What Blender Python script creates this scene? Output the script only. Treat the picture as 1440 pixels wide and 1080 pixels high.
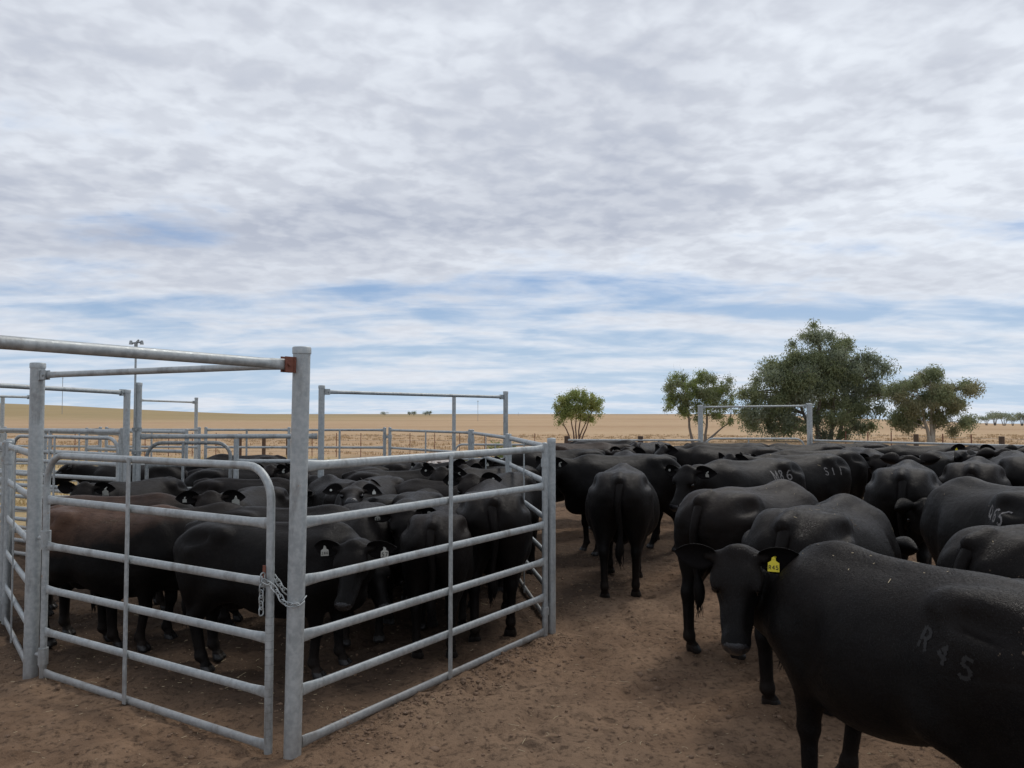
import bpy, math, random
import numpy as np
from mathutils import Vector, Matrix, Euler, noise as mnoise
from mathutils.bvhtree import BVHTree
R = math.radians
random.seed(7)
SC = bpy.context.scene
COL = SC.collection
for o in list(bpy.data.objects): bpy.data.objects.remove(o)

# ------------------------------------------------------------------ camera, sky, sun, exposure
H = 1.95                       # eye height, metres
F = 1082.0                     # focal length in photo pixels (1440 wide)
cam_d = bpy.data.cameras.new('camera'); cam = bpy.data.objects.new('camera', cam_d); COL.objects.link(cam)
cam_d.sensor_width = 36; cam_d.lens = 36 * F / 1440; cam_d.clip_start = .05; cam_d.clip_end = 9000
cam.location = (0, 0, H); cam.rotation_euler = (R(90 + 2.2), 0, 0)
SC.camera = cam
SC.view_settings.view_transform = 'Standard'; SC.view_settings.look = 'None'
SC.view_settings.exposure = 0.20; SC.view_settings.gamma = 1
SUN_EL, SUN_AZ = R(52), R(35)     # azimuth measured clockwise from +Y
world = bpy.data.worlds.new('World'); SC.world = world; world.use_nodes = True

def sky_world():
    nt = world.node_tree; nt.nodes.clear(); N = nt.nodes.new; L = nt.links.new
    def m(op, a, b=None, c=None, clamp=False):
        n = N('ShaderNodeMath'); n.operation = op; n.use_clamp = clamp
        for i, v in enumerate((a, b, c)):
            if v is None: continue
            if isinstance(v, (int, float)): n.inputs[i].default_value = v
            else: L(v, n.inputs[i])
        return n.outputs[0]
    def sm(v, lo, hi):
        n = N('ShaderNodeMapRange'); n.interpolation_type = 'SMOOTHSTEP'
        L(v, n.inputs[0]); n.inputs[1].default_value = lo; n.inputs[2].default_value = hi
        return n.outputs[0]
    tc = N('ShaderNodeTexCoord'); sep = N('ShaderNodeSeparateXYZ'); L(tc.outputs['Generated'], sep.inputs[0])
    x, y, z = sep.outputs
    zz = m('ADD', m('MAXIMUM', z, 0.0), 0.13)
    px, py = m('DIVIDE', x, zz), m('DIVIDE', y, zz)
    def vec(sx, sy, ox=0., oy=0., oz=0., rot=0.):
        c = N('ShaderNodeCombineXYZ'); L(px, c.inputs[0]); L(py, c.inputs[1])
        mp = N('ShaderNodeMapping'); L(c.outputs[0], mp.inputs[0]); mp.inputs['Scale'].default_value = (sx, sy, 1)
        mp.inputs['Location'].default_value = (ox, oy, oz); mp.inputs['Rotation'].default_value = (0, 0, rot)
        return mp.outputs[0]
    def nz(v, scale, det=5, rough=.55, dist=0.):
        n = N('ShaderNodeTexNoise'); L(v, n.inputs['Vector']); n.inputs['Scale'].default_value = scale
        n.inputs['Detail'].default_value = det; n.inputs['Roughness'].default_value = rough
        n.inputs['Distortion'].default_value = dist
        return n.outputs['Fac']
    big = nz(vec(.55, 1.0, 2.3, 6.1, 0, R(8)), 1.0, 4, .5)
    mid = nz(vec(1.0, 1.15, 7.7, 1.2, 3, R(-24)), 2.8, 5, .55, .3)
    cells = nz(vec(1.0, 1.0, 1.7, 3.2, 5, R(-24)), 10., 3, .5, .2)
    streak = nz(vec(.42, 1.0, 5.1, 2.2, 9, R(14)), 3.0, 6, .58, .5)
    # coverage rises with elevation: thin streaks near the horizon, altocumulus overhead
    cov = sm(z, .02, .36)
    dens = m('ADD', m('ADD', m('MULTIPLY', big, .90), m('MULTIPLY', mid, .42)), m('MULTIPLY', streak, .42))
    dens = m('ADD', dens, m('MULTIPLY', cells, m('MULTIPLY', cov, .20)))
    thr = m('SUBTRACT', dens, m('SUBTRACT', .905, m('MULTIPLY', cov, .245)))
    # three openings in the cloud where the blue shows
    for gx_, gy_, rx_, ry_, am in ((-1.13, 2.62, .42, .16, .24), (1.15, 3.70, .60, .20, .17), (-.35, 3.45, .70, .18, .10)):
        e = m('EXPONENT', m('MULTIPLY', m('ADD', m('POWER', m('DIVIDE', m('SUBTRACT', px, gx_), rx_), 2.), m('POWER', m('DIVIDE', m('SUBTRACT', py, gy_), ry_), 2.)), -1.))
        thr = m('SUBTRACT', thr, m('MULTIPLY', e, am))
    alpha = m('MULTIPLY', sm(thr, -.15, .14), .97)
    # thicker patches are greyer underneath, thin ones bright
    thick = m('ADD', m('MULTIPLY', sm(big, .38, .66), .55), m('MULTIPLY', sm(mid, .35, .7), .30))
    thick = m('ADD', thick, m('MULTIPLY', sm(cells, .35, .65), .30))
    side = sm(x, -.5, .55)
    thick = m('SUBTRACT', m('ADD', thick, .10), m('MULTIPLY', side, .30), clamp=True)
    thick = m('MULTIPLY', thick, m('ADD', m('MULTIPLY', sm(z, .05, .26), .72), .28))
    cc = N('ShaderNodeValToRGB'); L(thick, cc.inputs[0])
    e = cc.color_ramp.elements
    e[0].position = 0; e[0].color = (.735, .775, .835, 1)
    e[1].position = 1; e[1].color = (.40, .435, .52, 1)
    k = cc.color_ramp.elements.new(.5); k.color = (.555, .585, .65, 1)
    sky = N('ShaderNodeTexSky'); sky.sky_type = 'NISHITA'; sky.sun_disc = False
    sky.sun_elevation = SUN_EL; sky.sun_rotation = SUN_AZ; sky.air_density = 1.0; sky.dust_density = 1.0; sky.ozone_density = 1.6
    sk = N('ShaderNodeVectorMath'); sk.operation = 'SCALE'; L(sky.outputs[0], sk.inputs[0]); sk.inputs['Scale'].default_value = SKY_K
    # thin veil everywhere so that the gaps are milky blue
    veil = N('ShaderNodeMixRGB'); veil.inputs[0].default_value = .55; L(sk.outputs[0], veil.inputs[1]); veil.inputs[2].default_value = (.205, .36, .66, 1)
    hz = N('ShaderNodeMixRGB'); L(m('MULTIPLY', sm(z, .21, .0), .95), hz.inputs[0]); L(veil.outputs[0], hz.inputs[1]); hz.inputs[2].default_value = (.44, .56, .70, 1)
    mx = N('ShaderNodeMixRGB'); L(alpha, mx.inputs[0]); L(hz.outputs[0], mx.inputs[1]); L(cc.outputs[0], mx.inputs[2])
    bg = N('ShaderNodeBackground'); L(mx.outputs[0], bg.inputs[0]); bg.inputs[1].default_value = 1.0
    out = N('ShaderNodeOutputWorld'); L(bg.outputs[0], out.inputs[0])
SKY_K = 0.065
sky_world()
sun_d = bpy.data.lights.new('sun', 'SUN'); sun = bpy.data.objects.new('sun', sun_d); COL.objects.link(sun)
sun_d.energy = 1.15; sun_d.angle = R(14); sun_d.color = (1, .95, .88)
sun.rotation_euler = (R(90) - SUN_EL, 0, -SUN_AZ + math.pi)
sun.location = (0, 0, 50)

# ------------------------------------------------------------------ helpers
def tag(o, label=None, cat=None, group=None, kind=None):
    if label: o['label'] = label
    if cat: o['category'] = cat
    if group: o['group'] = group
    if kind: o['kind'] = kind
    return o
def link(name, me, parent=None, loc=None):
    o = bpy.data.objects.new(name, me); COL.objects.link(o)
    if parent is not None: o.parent = parent
    if loc is not None: o.location = loc
    return o
def empty(name, loc, rz=0.):
    o = bpy.data.objects.new(name, None); COL.objects.link(o); o.location = loc; o.rotation_euler = (0, 0, rz)
    o.empty_display_size = .2
    return o
def copy_tree(o, parent=None):
    c = o.copy(); COL.objects.link(c)
    if parent is not None: c.parent = parent
    for ch in list(o.children): copy_tree(ch, c)
    return c
class MB:
    """collects verts / faces / material slots for one mesh"""
    def __init__(s): s.v = []; s.f = []; s.m = []; s.sm = []
    def add(s, v, f, mat=0, smooth=True):
        b = len(s.v); s.v += [tuple(map(float, p)) for p in v]
        s.f += [tuple(int(i) + b for i in q) for q in f]; s.m += [mat] * len(f); s.sm += [smooth] * len(f)
    def tube(s, pts, rad, n=10, mat=0, cap=True, up=None, oval=None):
        """pts list, rad per point (r or (r_side, r_up)); up = reference direction for oval sections"""
        pts = [Vector(p) for p in pts]; k = len(pts)
        if not isinstance(rad, (list, tuple)) or (isinstance(rad, tuple)): rad = [rad] * k
        T = [(pts[min(i + 1, k - 1)] - pts[max(i - 1, 0)]).normalized() for i in range(k)]
        ref = Vector(up) if up is not None else (Vector((0, 0, 1)) if abs(T[0].z) < .9 else Vector((1, 0, 0)))
        vs = []; fs = []
        for i in range(k):
            t = T[i]
            a = ref.cross(t)
            if a.length < 1e-5: a = Vector((1, 0, 0)).cross(t)
            a.normalize(); b = t.cross(a).normalized()
            if up is None: ref = b
            r = rad[i]; ra, rb = (r if isinstance(r, (tuple, list)) else (r, r))
            for j in range(n):
                w = 2 * math.pi * j / n
                vs.append(pts[i] + a * (ra * math.cos(w)) + b * (rb * math.sin(w)))
        for i in range(k - 1):
            for j in range(n):
                fs.append((i * n + j, i * n + (j + 1) % n, (i + 1) * n + (j + 1) % n, (i + 1) * n + j))
        s.add(vs, fs, mat)
        if cap:
            s.add(vs[:n], [tuple(range(n))[::-1]], mat, False); s.add(vs[-n:], [tuple(range(n))], mat, False)
    def box(s, c, d, mat=0, rz=0., rot=None):
        M = rot if rot is not None else Matrix.Rotation(rz, 3, 'Z')
        c = Vector(c); vs = []
        for sx in (-1, 1):
            for sy in (-1, 1):
                for sz in (-1, 1): vs.append(c + M @ Vector((sx * d[0] / 2, sy * d[1] / 2, sz * d[2] / 2)))
        s.add(vs, [(0, 1, 3, 2), (4, 6, 7, 5), (0, 4, 5, 1), (2, 3, 7, 6), (0, 2, 6, 4), (1, 5, 7, 3)], mat, False)
    def mesh(s, name, mats):
        me = bpy.data.meshes.new(name); me.from_pydata(s.v, [], s.f)
        for m in mats: me.materials.append(m)
        me.polygons.foreach_set('material_index', s.m); me.polygons.foreach_set('use_smooth', s.sm)
        me.update(); return me
    def build(s, name, mats, parent=None, loc=None):
        if not isinstance(mats, (list, tuple)): mats = [mats]
        return link(name, s.mesh(name, mats), parent, loc)

def np_mesh(name, V, Q, mats, mi=None, smooth=True, tri=False):
    me = bpy.data.meshes.new(name); V = np.asarray(V, np.float32); Q = np.asarray(Q, np.int32)
    n = Q.shape[1]
    me.vertices.add(len(V)); me.vertices.foreach_set('co', V.ravel())
    me.loops.add(Q.size); me.loops.foreach_set('vertex_index', Q.ravel())
    me.polygons.add(len(Q)); me.polygons.foreach_set('loop_start', np.arange(0, Q.size, n, dtype=np.int32))
    try: me.polygons.foreach_set('loop_total', np.full(len(Q), n, np.int32))
    except Exception: pass
    for m in mats: me.materials.append(m)
    if mi is not None: me.polygons.foreach_set('material_index', np.asarray(mi, np.int32))
    me.polygons.foreach_set('use_smooth', np.full(len(Q), smooth))
    me.update(calc_edges=True); me.validate(); return me

# ------------------------------------------------------------------ materials
class Mat:
    def __init__(s, name):
        s.m = bpy.data.materials.new(name); s.m.use_nodes = True; s.nt = s.m.node_tree; s.nt.nodes.clear()
        s.b = s.N('ShaderNodeBsdfPrincipled'); s.o = s.N('ShaderNodeOutputMaterial'); s.L(s.b.outputs[0], s.o.inputs[0])
        s.tc = s.N('ShaderNodeTexCoord'); s.geo = None
    def N(s, t): return s.nt.nodes.new(t)
    def L(s, a, b): s.nt.links.new(a, b)
    def set(s, **k):
        for a, v in k.items():
            i = s.b.inputs[a.replace('_', ' ')]
            if hasattr(v, 'is_linked') or hasattr(v, 'links'): s.L(v, i)
            else: i.default_value = v if not isinstance(v, tuple) or len(v) != 3 or i.type != 'RGBA' else (*v, 1)
        return s
    def coords(s, kind='Object', scale=(1, 1, 1)):
        if kind == 'World':
            g = s.N('ShaderNodeNewGeometry'); src = g.outputs['Position']
        else: src = s.tc.outputs[kind]
        mp = s.N('ShaderNodeMapping'); mp.inputs['Scale'].default_value = scale; s.L(src, mp.inputs[0]); return mp.outputs[0]
    def noise(s, scale, det=4, rough=.55, v=None, dist=0.):
        n = s.N('ShaderNodeTexNoise'); n.inputs['Scale'].default_value = scale; n.inputs['Detail'].default_value = det
        n.inputs['Roughness'].default_value = rough; n.inputs['Distortion'].default_value = dist
        s.L(v if v is not None else s.coords(), n.inputs['Vector']); return n.outputs['Fac']
    def ramp(s, f, *st):
        r = s.N('ShaderNodeValToRGB'); s.L(f, r.inputs[0]); e = r.color_ramp.elements
        while len(e) < len(st): e.new(.5)
        for k, (p, c) in zip(e, st):
            k.position = p; k.color = (c, c, c, 1) if isinstance(c, (int, float)) else (*c, 1)
        return r.outputs[0]
    def mix(s, f, a, b, mode='MIX'):
        n = s.N('ShaderNodeMixRGB'); n.blend_type = mode
        for i, v in enumerate((f, a, b)):
            if isinstance(v, (int, float)): n.inputs[i].default_value = v if i == 0 else (v, v, v, 1)
            elif isinstance(v, tuple): n.inputs[i].default_value = (*v, 1)
            else: s.L(v, n.inputs[i])
        return n.outputs[0]
    def math(s, op, a, b=0., clamp=False):
        n = s.N('ShaderNodeMath'); n.operation = op; n.use_clamp = clamp
        for i, v in enumerate((a, b)):
            if isinstance(v, (int, float)): n.inputs[i].default_value = v
            else: s.L(v, n.inputs[i])
        return n.outputs[0]
    def bump(s, h, strength=.3, dist=.01):
        n = s.N('ShaderNodeBump'); n.inputs['Strength'].default_value = strength; n.inputs['Distance'].default_value = dist
        s.L(h, n.inputs['Height']); s.L(n.outputs[0], s.b.inputs['Normal']); return s

def m_hide():
    k = Mat('black_hide'); oi = k.N('ShaderNodeObjectInfo'); cs = k.N('ShaderNodeSeparateColor'); k.L(oi.outputs['Color'], cs.inputs[0])
    sep = k.N('ShaderNodeSeparateXYZ'); k.L(k.tc.outputs['Object'], sep.inputs[0])
    n1 = k.noise(2.6, 5, .6); n2 = k.noise(9, 5, .65); n3 = k.noise(60, 3, .6)
    base = k.mix(k.ramp(n2, (.35, 0.), (.7, 1.)), (.0032, .0028, .0029), (.0062, .0051, .0045))
    # rusty sun-bleached hair and dried dust along the back and loin of some animals
    up = k.ramp(k.math('ADD', sep.outputs[2], k.math('MULTIPLY', n1, .5)), (.0, 0.), (1., 1.))
    hi = k.N('ShaderNodeMapRange'); k.L(k.math('ADD', sep.outputs[2], k.math('MULTIPLY', n1, .55)), hi.inputs[0])
    hi.inputs[1].default_value = 1.22; hi.inputs[2].default_value = 1.70
    amt = k.math('MULTIPLY', hi.outputs[0], k.math('ADD', k.math('MULTIPLY', oi.outputs['Random'], .55), cs.outputs[0]), clamp=True)
    base = k.mix(amt, base, k.mix(n2, (.012, .0085, .0070), (.026, .0185, .0145)))
    back = k.N('ShaderNodeMapRange'); k.L(k.math('SUBTRACT', k.math('ADD', sep.outputs[2], k.math('MULTIPLY', n1, .6)), k.math('MULTIPLY', sep.outputs[0], .28)), back.inputs[0]); back.inputs[1].default_value = 1.30; back.inputs[2].default_value = 1.66
    base = k.mix(k.math('MULTIPLY', back.outputs[0], cs.outputs[1]), base, k.mix(n2, (.055, .028, .018), (.13, .075, .05)))
    low = k.N('ShaderNodeMapRange'); k.L(sep.outputs[2], low.inputs[0]); low.inputs[1].default_value = .42; low.inputs[2].default_value = .05
    mud = k.math('MULTIPLY', k.math('MULTIPLY', low.outputs[0], k.ramp(n1, (.35, 0.), (.65, 1.))), .5)
    base = k.mix(mud, base, (.045, .032, .024))
    coat = k.noise(34, 4, .75, k.coords(scale=(.30, 1, .8)), .6)
    base = k.mix(k.math('MULTIPLY', k.ramp(coat, (.5, 0.), (.72, 1.)), .5), base, (.009, .0075, .0068))
    k.set(Base_Color=base, Roughness=k.ramp(coat, (.3, .40), (.7, .58)), Specular_IOR_Level=.10, Sheen_Weight=.008, Sheen_Roughness=.4, Sheen_Tint=(.8, .85, .95))
    fine = k.noise(190, 2, .7, k.coords(scale=(.35, 1, 1))); folds = k.noise(5.5, 3, .5)
    k.bump(k.math('ADD', k.math('ADD', k.math('MULTIPLY', fine, .45), k.math('MULTIPLY', coat, .35)), k.math('MULTIPLY', folds, 2.2)), .55, .013)
    return k.m
def simple(name, col, rough=.6, metal=0., spec=.5, bump=None):
    k = Mat(name).set(Base_Color=col, Roughness=rough, Metallic=metal, Specular_IOR_Level=spec)
    if bump: k.bump(k.noise(bump, 4), .4, .01)
    return k.m
M = {}
M['hide'] = m_hide()
M['eye'] = simple('wet_eye', (.004, .003, .003), .08)
M['hoof'] = simple('horny_hoof', (.016, .014, .013), .38, bump=40)
M['nose'] = simple('wet_nose', (.014, .014, .016), .22, bump=150)
M['straw'] = simple('dry_straw', (.46, .37, .23), .8)
M['ear_hair'] = simple('ear_hair', (.006, .005, .005), .9, spec=.1, bump=80)
M['brand'] = Mat('white_branded_hair').m
kk = Mat('white_hair'); kk.set(Base_Color=kk.mix(kk.noise(70, 4, .7), (.03, .03, .03), (.34, .32, .31)), Roughness=.85); M['brand'] = kk.m
kk = Mat('scar_hair'); kk.set(Base_Color=kk.mix(kk.noise(60, 4, .7), (.005, .005, .005), (.017, .0155, .015)), Roughness=.75); M['scar'] = kk.m
kk = Mat('dried_dung'); kk.set(Base_Color=kk.mix(kk.noise(60, 4, .7), (.018, .013, .009), (.16, .115, .078)), Roughness=.95); kk.bump(kk.noise(90, 4), .6, .01); M['dung'] = kk.m
M['tag_yellow'] = simple('yellow_plastic', (.72, .60, .03), .45)
M['tag_white'] = simple('white_plastic', (.38, .38, .34), .5)
M['tag_teal'] = simple('teal_plastic', (.015, .16, .17), .45)
M['tag_red'] = simple('red_plastic', (.35, .04, .035), .45)
M['ink'] = simple('black_ink', (.01, .01, .01), .7)

# ------------------------------------------------------------------ cattle: smooth-blended implicit bodies, surface-netted
class Field:
    def __init__(s, lo, hi, h):
        s.h = h; s.lo = np.array(lo, float); n = np.ceil((np.array(hi) - s.lo) / h).astype(int) + 1
        s.ax = [s.lo[i] + h * np.arange(n[i]) for i in range(3)]; s.D = np.full(n, 1.0, np.float32)
    def sub(s, lo, hi, pad):
        sl = []
        for i in range(3):
            a = max(0, int((lo[i] - pad - s.lo[i]) / s.h)); b = min(len(s.ax[i]), int((hi[i] + pad - s.lo[i]) / s.h) + 2)
            if b <= a: return None
            sl.append(slice(a, b))
        g = [s.ax[0][sl[0]][:, None, None], s.ax[1][sl[1]][None, :, None], s.ax[2][sl[2]][None, None, :]]
        return tuple(sl), g
    def put(s, fn, lo, hi, k, cut=False):
        r = s.sub(lo, hi, k + 2 * s.h)
        if r is None: return
        sl, (X, Y, Z) = r; a = s.D[sl]; b = fn(X, Y, Z).astype(np.float32)
        if cut:
            h = np.maximum(k - np.abs(-a - b), 0) / k; s.D[sl] = -(np.minimum(-a, b) - h * h * k * .25)
        else:
            h = np.maximum(k - np.abs(a - b), 0) / k; s.D[sl] = np.minimum(a, b) - h * h * k * .25
    def cone(s, a, b, ra, rb, k=.05, sx=1., sy=1., sz=1., cut=False):
        a = np.array(a, float); b = np.array(b, float); S = np.array([sx, sy, sz])
        A = a / S; d = b / S - A; L2 = (d * d).sum() + 1e-9; m = max(sx, sy, sz)
        def fn(X, Y, Z):
            x, y, z = X / sx - A[0], Y / sy - A[1], Z / sz - A[2]
            t = np.clip((x * d[0] + y * d[1] + z * d[2]) / L2, 0, 1)
            q = np.sqrt((x - d[0] * t) ** 2 + (y - d[1] * t) ** 2 + (z - d[2] * t) ** 2)
            return (q - (ra + (rb - ra) * t)) * min(sx, sy, sz)
        r = max(ra, rb) * m
        s.put(fn, np.minimum(a, b) - r, np.maximum(a, b) + r, k, cut)
    def ell(s, c, r, k=.05, B=None, cut=False):
        """B: 3x3 rows = local axes"""
        c = np.array(c, float); r = np.array(r, float); B = np.eye(3) if B is None else np.array(B)
        def fn(X, Y, Z):
            x, y, z = X - c[0], Y - c[1], Z - c[2]
            u = [(x * B[i][0] + y * B[i][1] + z * B[i][2]) / r[i] for i in range(3)]
            k0 = np.sqrt(u[0] ** 2 + u[1] ** 2 + u[2] ** 2)
            k1 = np.sqrt((u[0] / r[0]) ** 2 + (u[1] / r[1]) ** 2 + (u[2] / r[2]) ** 2) + 1e-6
            return k0 * (k0 - 1) / k1
        e = np.sqrt(((B.T * r) ** 2).sum(1))
        s.put(fn, c - e, c + e, k, cut)
    def nets(s):
        D = s.D; S = D < 0; nx, ny, nz = D.shape
        c = np.zeros((nx - 1, ny - 1, nz - 1), int)
        for i in (0, 1):
            for j in (0, 1):
                for k in (0, 1): c += S[i:nx - 1 + i, j:ny - 1 + j, k:nz - 1 + k]
        act = (c > 0) & (c < 8); idx = -np.ones(c.shape, int); I = np.argwhere(act); idx[act] = np.arange(len(I))
        P = np.zeros((len(I), 3)); W = np.zeros(len(I))
        cor = [(i, j, k) for i in (0, 1) for j in (0, 1) for k in (0, 1)]
        val = {q: D[I[:, 0] + q[0], I[:, 1] + q[1], I[:, 2] + q[2]] for q in cor}
        for q in cor:
            for ax in range(3):
                if q[ax]: continue
                p = list(q); p[ax] = 1; p = tuple(p); a, b = val[q], val[p]; mk = (a < 0) != (b < 0)
                t = np.where(mk, a / np.where(mk, a - b, 1), 0)
                pt = np.array(q, float)[None] + t[:, None] * (np.array(p) - np.array(q))[None]
                P += pt * mk[:, None]; W += mk
        V = (I + P / W[:, None]) * s.h + s.lo
        Q = []
        for ax in range(3):
            o = [1, 1, 1]; o[ax] = 0
            a = S[1:-1, 1:-1, 1:-1] if False else None
            sl0 = [slice(1, n - 1) for n in D.shape]; sl1 = list(sl0); sl0[ax] = slice(0, D.shape[ax] - 1); sl1[ax] = slice(1, D.shape[ax])
            A, B_ = S[tuple(sl0)], S[tuple(sl1)]
            E = np.argwhere(A != B_); base = E + np.array([0 if i == ax else 1 for i in range(3)])
            fl = A[tuple(E.T)]
            u, v = [(1, 2), (2, 0), (0, 1)][ax]
            def at(du, dv):
                e = base.copy(); e[:, u] -= du; e[:, v] -= dv; return idx[tuple(e.T)]
            q = np.stack([at(1, 1), at(0, 1), at(0, 0), at(1, 0)], 1)
            q[~fl] = q[~fl][:, ::-1]; Q.append(q)
        return V, np.concatenate(Q)

def interp(xs, ys, x):
    """monotone-ish smooth interpolation (Catmull-Rom sampled)"""
    xs = np.array(xs, float); ys = np.array(ys, float); m = np.gradient(ys, xs)
    i = np.clip(np.searchsorted(xs, x) - 1, 0, len(xs) - 2); h = xs[i + 1] - xs[i]; t = np.clip((x - xs[i]) / h, 0, 1)
    return ((2 * t**3 - 3 * t**2 + 1) * ys[i] + (t**3 - 2 * t**2 + t) * h * m[i] + (-2 * t**3 + 3 * t**2) * ys[i + 1] + (t**3 - t**2) * h * m[i + 1])

def head_frame(yaw, pitch, roll=0.):
    f = Vector((math.cos(yaw) * math.cos(pitch), math.sin(yaw) * math.cos(pitch), -math.sin(pitch)))
    u = Vector((math.cos(yaw) * math.sin(pitch), math.sin(yaw) * math.sin(pitch), math.cos(pitch)))
    s = u.cross(f)                      # the animal's left
    q = Matrix.Rotation(roll, 3, f); return f, q @ u, q @ s

def make_cow(seed, poll=(1.12, 0, 1.27), yaw=0., pitch=.62, roll=0., res=.022, fat=1., hz=1.1, steps=(0, 0, 0, 0), tail=0., ear=0., flecks=0, dung=None, tailswing=0., tagpos=.12):
    """returns (V, Q, mat index, frame) of one animal about 1.38 m at the rump, facing +x.  steps: hoof offsets fl, fr, hl, hr"""
    rnd = random.Random(seed); p = Vector(poll); f, u, s = head_frame(yaw, pitch, roll)
    muz = p + f * .56; nb = p - f * .25
    lo = [-1.05, min(-.52, p.y - .3, muz.y - .2, nb.y - .25), -.03]; hi = [max(1.05, p.x + .3, muz.x + .2, nb.x + .3), max(.52, p.y + .3, muz.y + .2, nb.y + .25), 1.48]
    hi[2] = max(hi[2], p.z + .15)
    G = Field(lo, hi, res)
    xs = [-.93, -.86, -.74, -.58, -.40, -.12, .18, .42, .60, .76, .84]
    top = [1.10, 1.235, 1.325, 1.365, 1.372, 1.335, 1.325, 1.355, 1.33, 1.20, 1.08]
    bot = [1.02, .92, .82, .73, .65, .535, .505, .545, .60, .72, .90]
    wid = [.03, .17, .255, .295, .325, .39, .395, .325, .265, .18, .04]
    sag, hipw, rib = rnd.uniform(-.018, .012), rnd.uniform(.94, 1.07), rnd.uniform(.95, 1.06)
    top = [t_ + sag * math.exp(-((x_ + .02) / .35) ** 2) + rnd.uniform(-.006, .006) for x_, t_ in zip(xs, top)]; wid = [w_ * (hipw if x_ < -.3 else rib) for x_, w_ in zip(xs, wid)]
    def torso(X, Y, Z):
        x = X[:, 0, 0]
        t = interp(xs, top, x)[:, None, None]; b = interp(xs, bot, x)[:, None, None]; w = np.maximum(interp(xs, wid, x), .03)[:, None, None]
        w = w * (1 + (fat - 1) * np.exp(-((x - .05) / .45) ** 2)[:, None, None]); b = b - (fat - 1) * .25 * np.exp(-((x - .05) / .45) ** 2)[:, None, None]
        c = (t + b) / 2 - .03; hh = np.maximum(np.where(Z > c, t - c, c - b), .03)
        # pear-shaped section: the barrel is widest below the middle
        v = (Z - c) / hh; wz = w * (1 - .10 * np.clip(v, 0, 1) ** 2 + .03 * np.clip(-v, 0, 1))
        n = 2.25
        q = (np.abs(Y / wz) ** n + np.abs(v) ** n) ** (1 / n)
        d = (q - 1) * np.minimum(wz, hh) * .92
        e = np.maximum(-.93 - X, X - .84); return np.maximum(d, e)
    G.put(torso, (-.95, -.5, .45), (.86, .5, 1.45), .03)
    G.cone((-.80, 0, 1.25), (.42, 0, 1.31), .045, .05, .10)                      # spine
    G.ell((.46, 0, 1.275), (.18, .07, .075), .09)                                  # withers
    G.ell((.66, 0, .70), (.15, .12, .13), .12)                                    # brisket
    for sg in (-1, 1):
        G.ell((-.45, sg * .235, 1.275), (.085, .055, .055), .10)                   # hook bones
        G.ell((-.86, sg * .105, 1.165), (.05, .045, .06), .06)                     # pin bones
        G.ell((-.62, sg * .17, 1.20), (.20, .10, .12), .10)                         # rump muscle
        i = 2 if sg > 0 else 3
        dx = steps[i]
        # hind leg
        G.cone((-.60, sg * .175, 1.12), (-.42, sg * .235, .80), .185, .135, .10)
        G.cone((-.80, sg * .125, 1.08), (-.71, sg * .165, .72), .120, .105, .10)
        G.ell((-.62, sg * .215, .93), (.20, .115, .24), .09)
        G.cone((-.44, sg * .235, .80), (-.70 + dx * .45, sg * .185, .53), .118, .062, .07)
        G.cone((-.70, sg * .16, .78), (-.765 + dx * .45, sg * .175, .53), .085, .036, .07)
        hk = (-.745 + dx * .5, sg * .175, .50)
        G.ell(hk, (.062, .044, .075), .03)
        ft = (-.715 + dx * .95, sg * .17, .145)
        G.cone(hk, ft, .048, .039, .035, sx=1.2); G.ell(ft, (.052, .046, .050), .03)
        hf = (-.660 + dx, sg * .17, .050)
        G.cone(ft, (hf[0] - .01, hf[1], .075), .038, .036, .02)
        for q in (-1, 1): G.cone((hf[0] - .012, hf[1] + q * .024, .062), (hf[0] + .012, hf[1] + q * .029, .018), .030, .036, .008, sx=1.35)
        # front leg
        i = 0 if sg > 0 else 1; dx = steps[i]
        G.ell((.49, sg * .205, 1.00), (.16, .095, .24), .15)
        G.ell((.64, sg * .17, .92), (.11, .11, .14), .08)
        G.cone((.50, sg * .23, .92), (.40, sg * .225, .76), .130, .095, .09)
        kn = (.455 + dx * .5, sg * .185, .425)
        G.cone((.41, sg * .215, .78), kn, .098, .054, .06); G.ell(kn, (.056, .054, .066), .025)
        ft = (.450 + dx * .95, sg * .180, .135)
        G.cone(kn, ft, .046, .039, .03); G.ell(ft, (.048, .045, .048), .03)
        hf = (.500 + dx, sg * .18, .050)
        G.cone(ft, (hf[0] - .01, hf[1], .075), .038, .036, .02)
        for q in (-1, 1): G.cone((hf[0] - .012, hf[1] + q * .025, .062), (hf[0] + .012, hf[1] + q * .030, .018), .031, .037, .008, sx=1.35)
        # hollow in front of the hook bone and behind the shoulder
        G.ell((-.24, sg * (.425 + (fat - 1) * .3), 1.20), (.12, .055, .09), .12, cut=True)
        G.ell((.27, sg * .435, .86), (.05, .045, .24), .12, cut=True)
        G.ell((-.655, sg * .300, 1.245), (.12, .030, .05), .08, cut=True)
    G.ell((-.885, 0, .86), (.045, .018, .24), .06, cut=True)                         # cleft between the thighs
    G.ell((-.42, 0, .63), (.14, .11, .10), .08)                                      # udder
    G.cone((-.86, 0, 1.29), (-.72, 0, 1.33), .045, .04, .06)
    # neck
    Bp = Vector((.52, 0, 1.035)); turn = min(abs(yaw), 2.2)
    E = p - u * .150 - f * .03 - Vector((0, 0, .02))
    C1 = Bp + Vector((.30 - .03 * turn, p.y * .15, .02 - .06 * turn)); C2 = E - Vector((f.x, f.y, f.z * .25)) * (.22 - .02 * turn) - Vector((0, 0, .03 + .03 * turn))
    pts = []; n = 9
    for i in range(n + 1):
        t = i / n; pts.append(Bp * (1 - t) ** 3 + C1 * 3 * t * (1 - t) ** 2 + C2 * 3 * t * t * (1 - t) + E * t ** 3)
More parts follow.
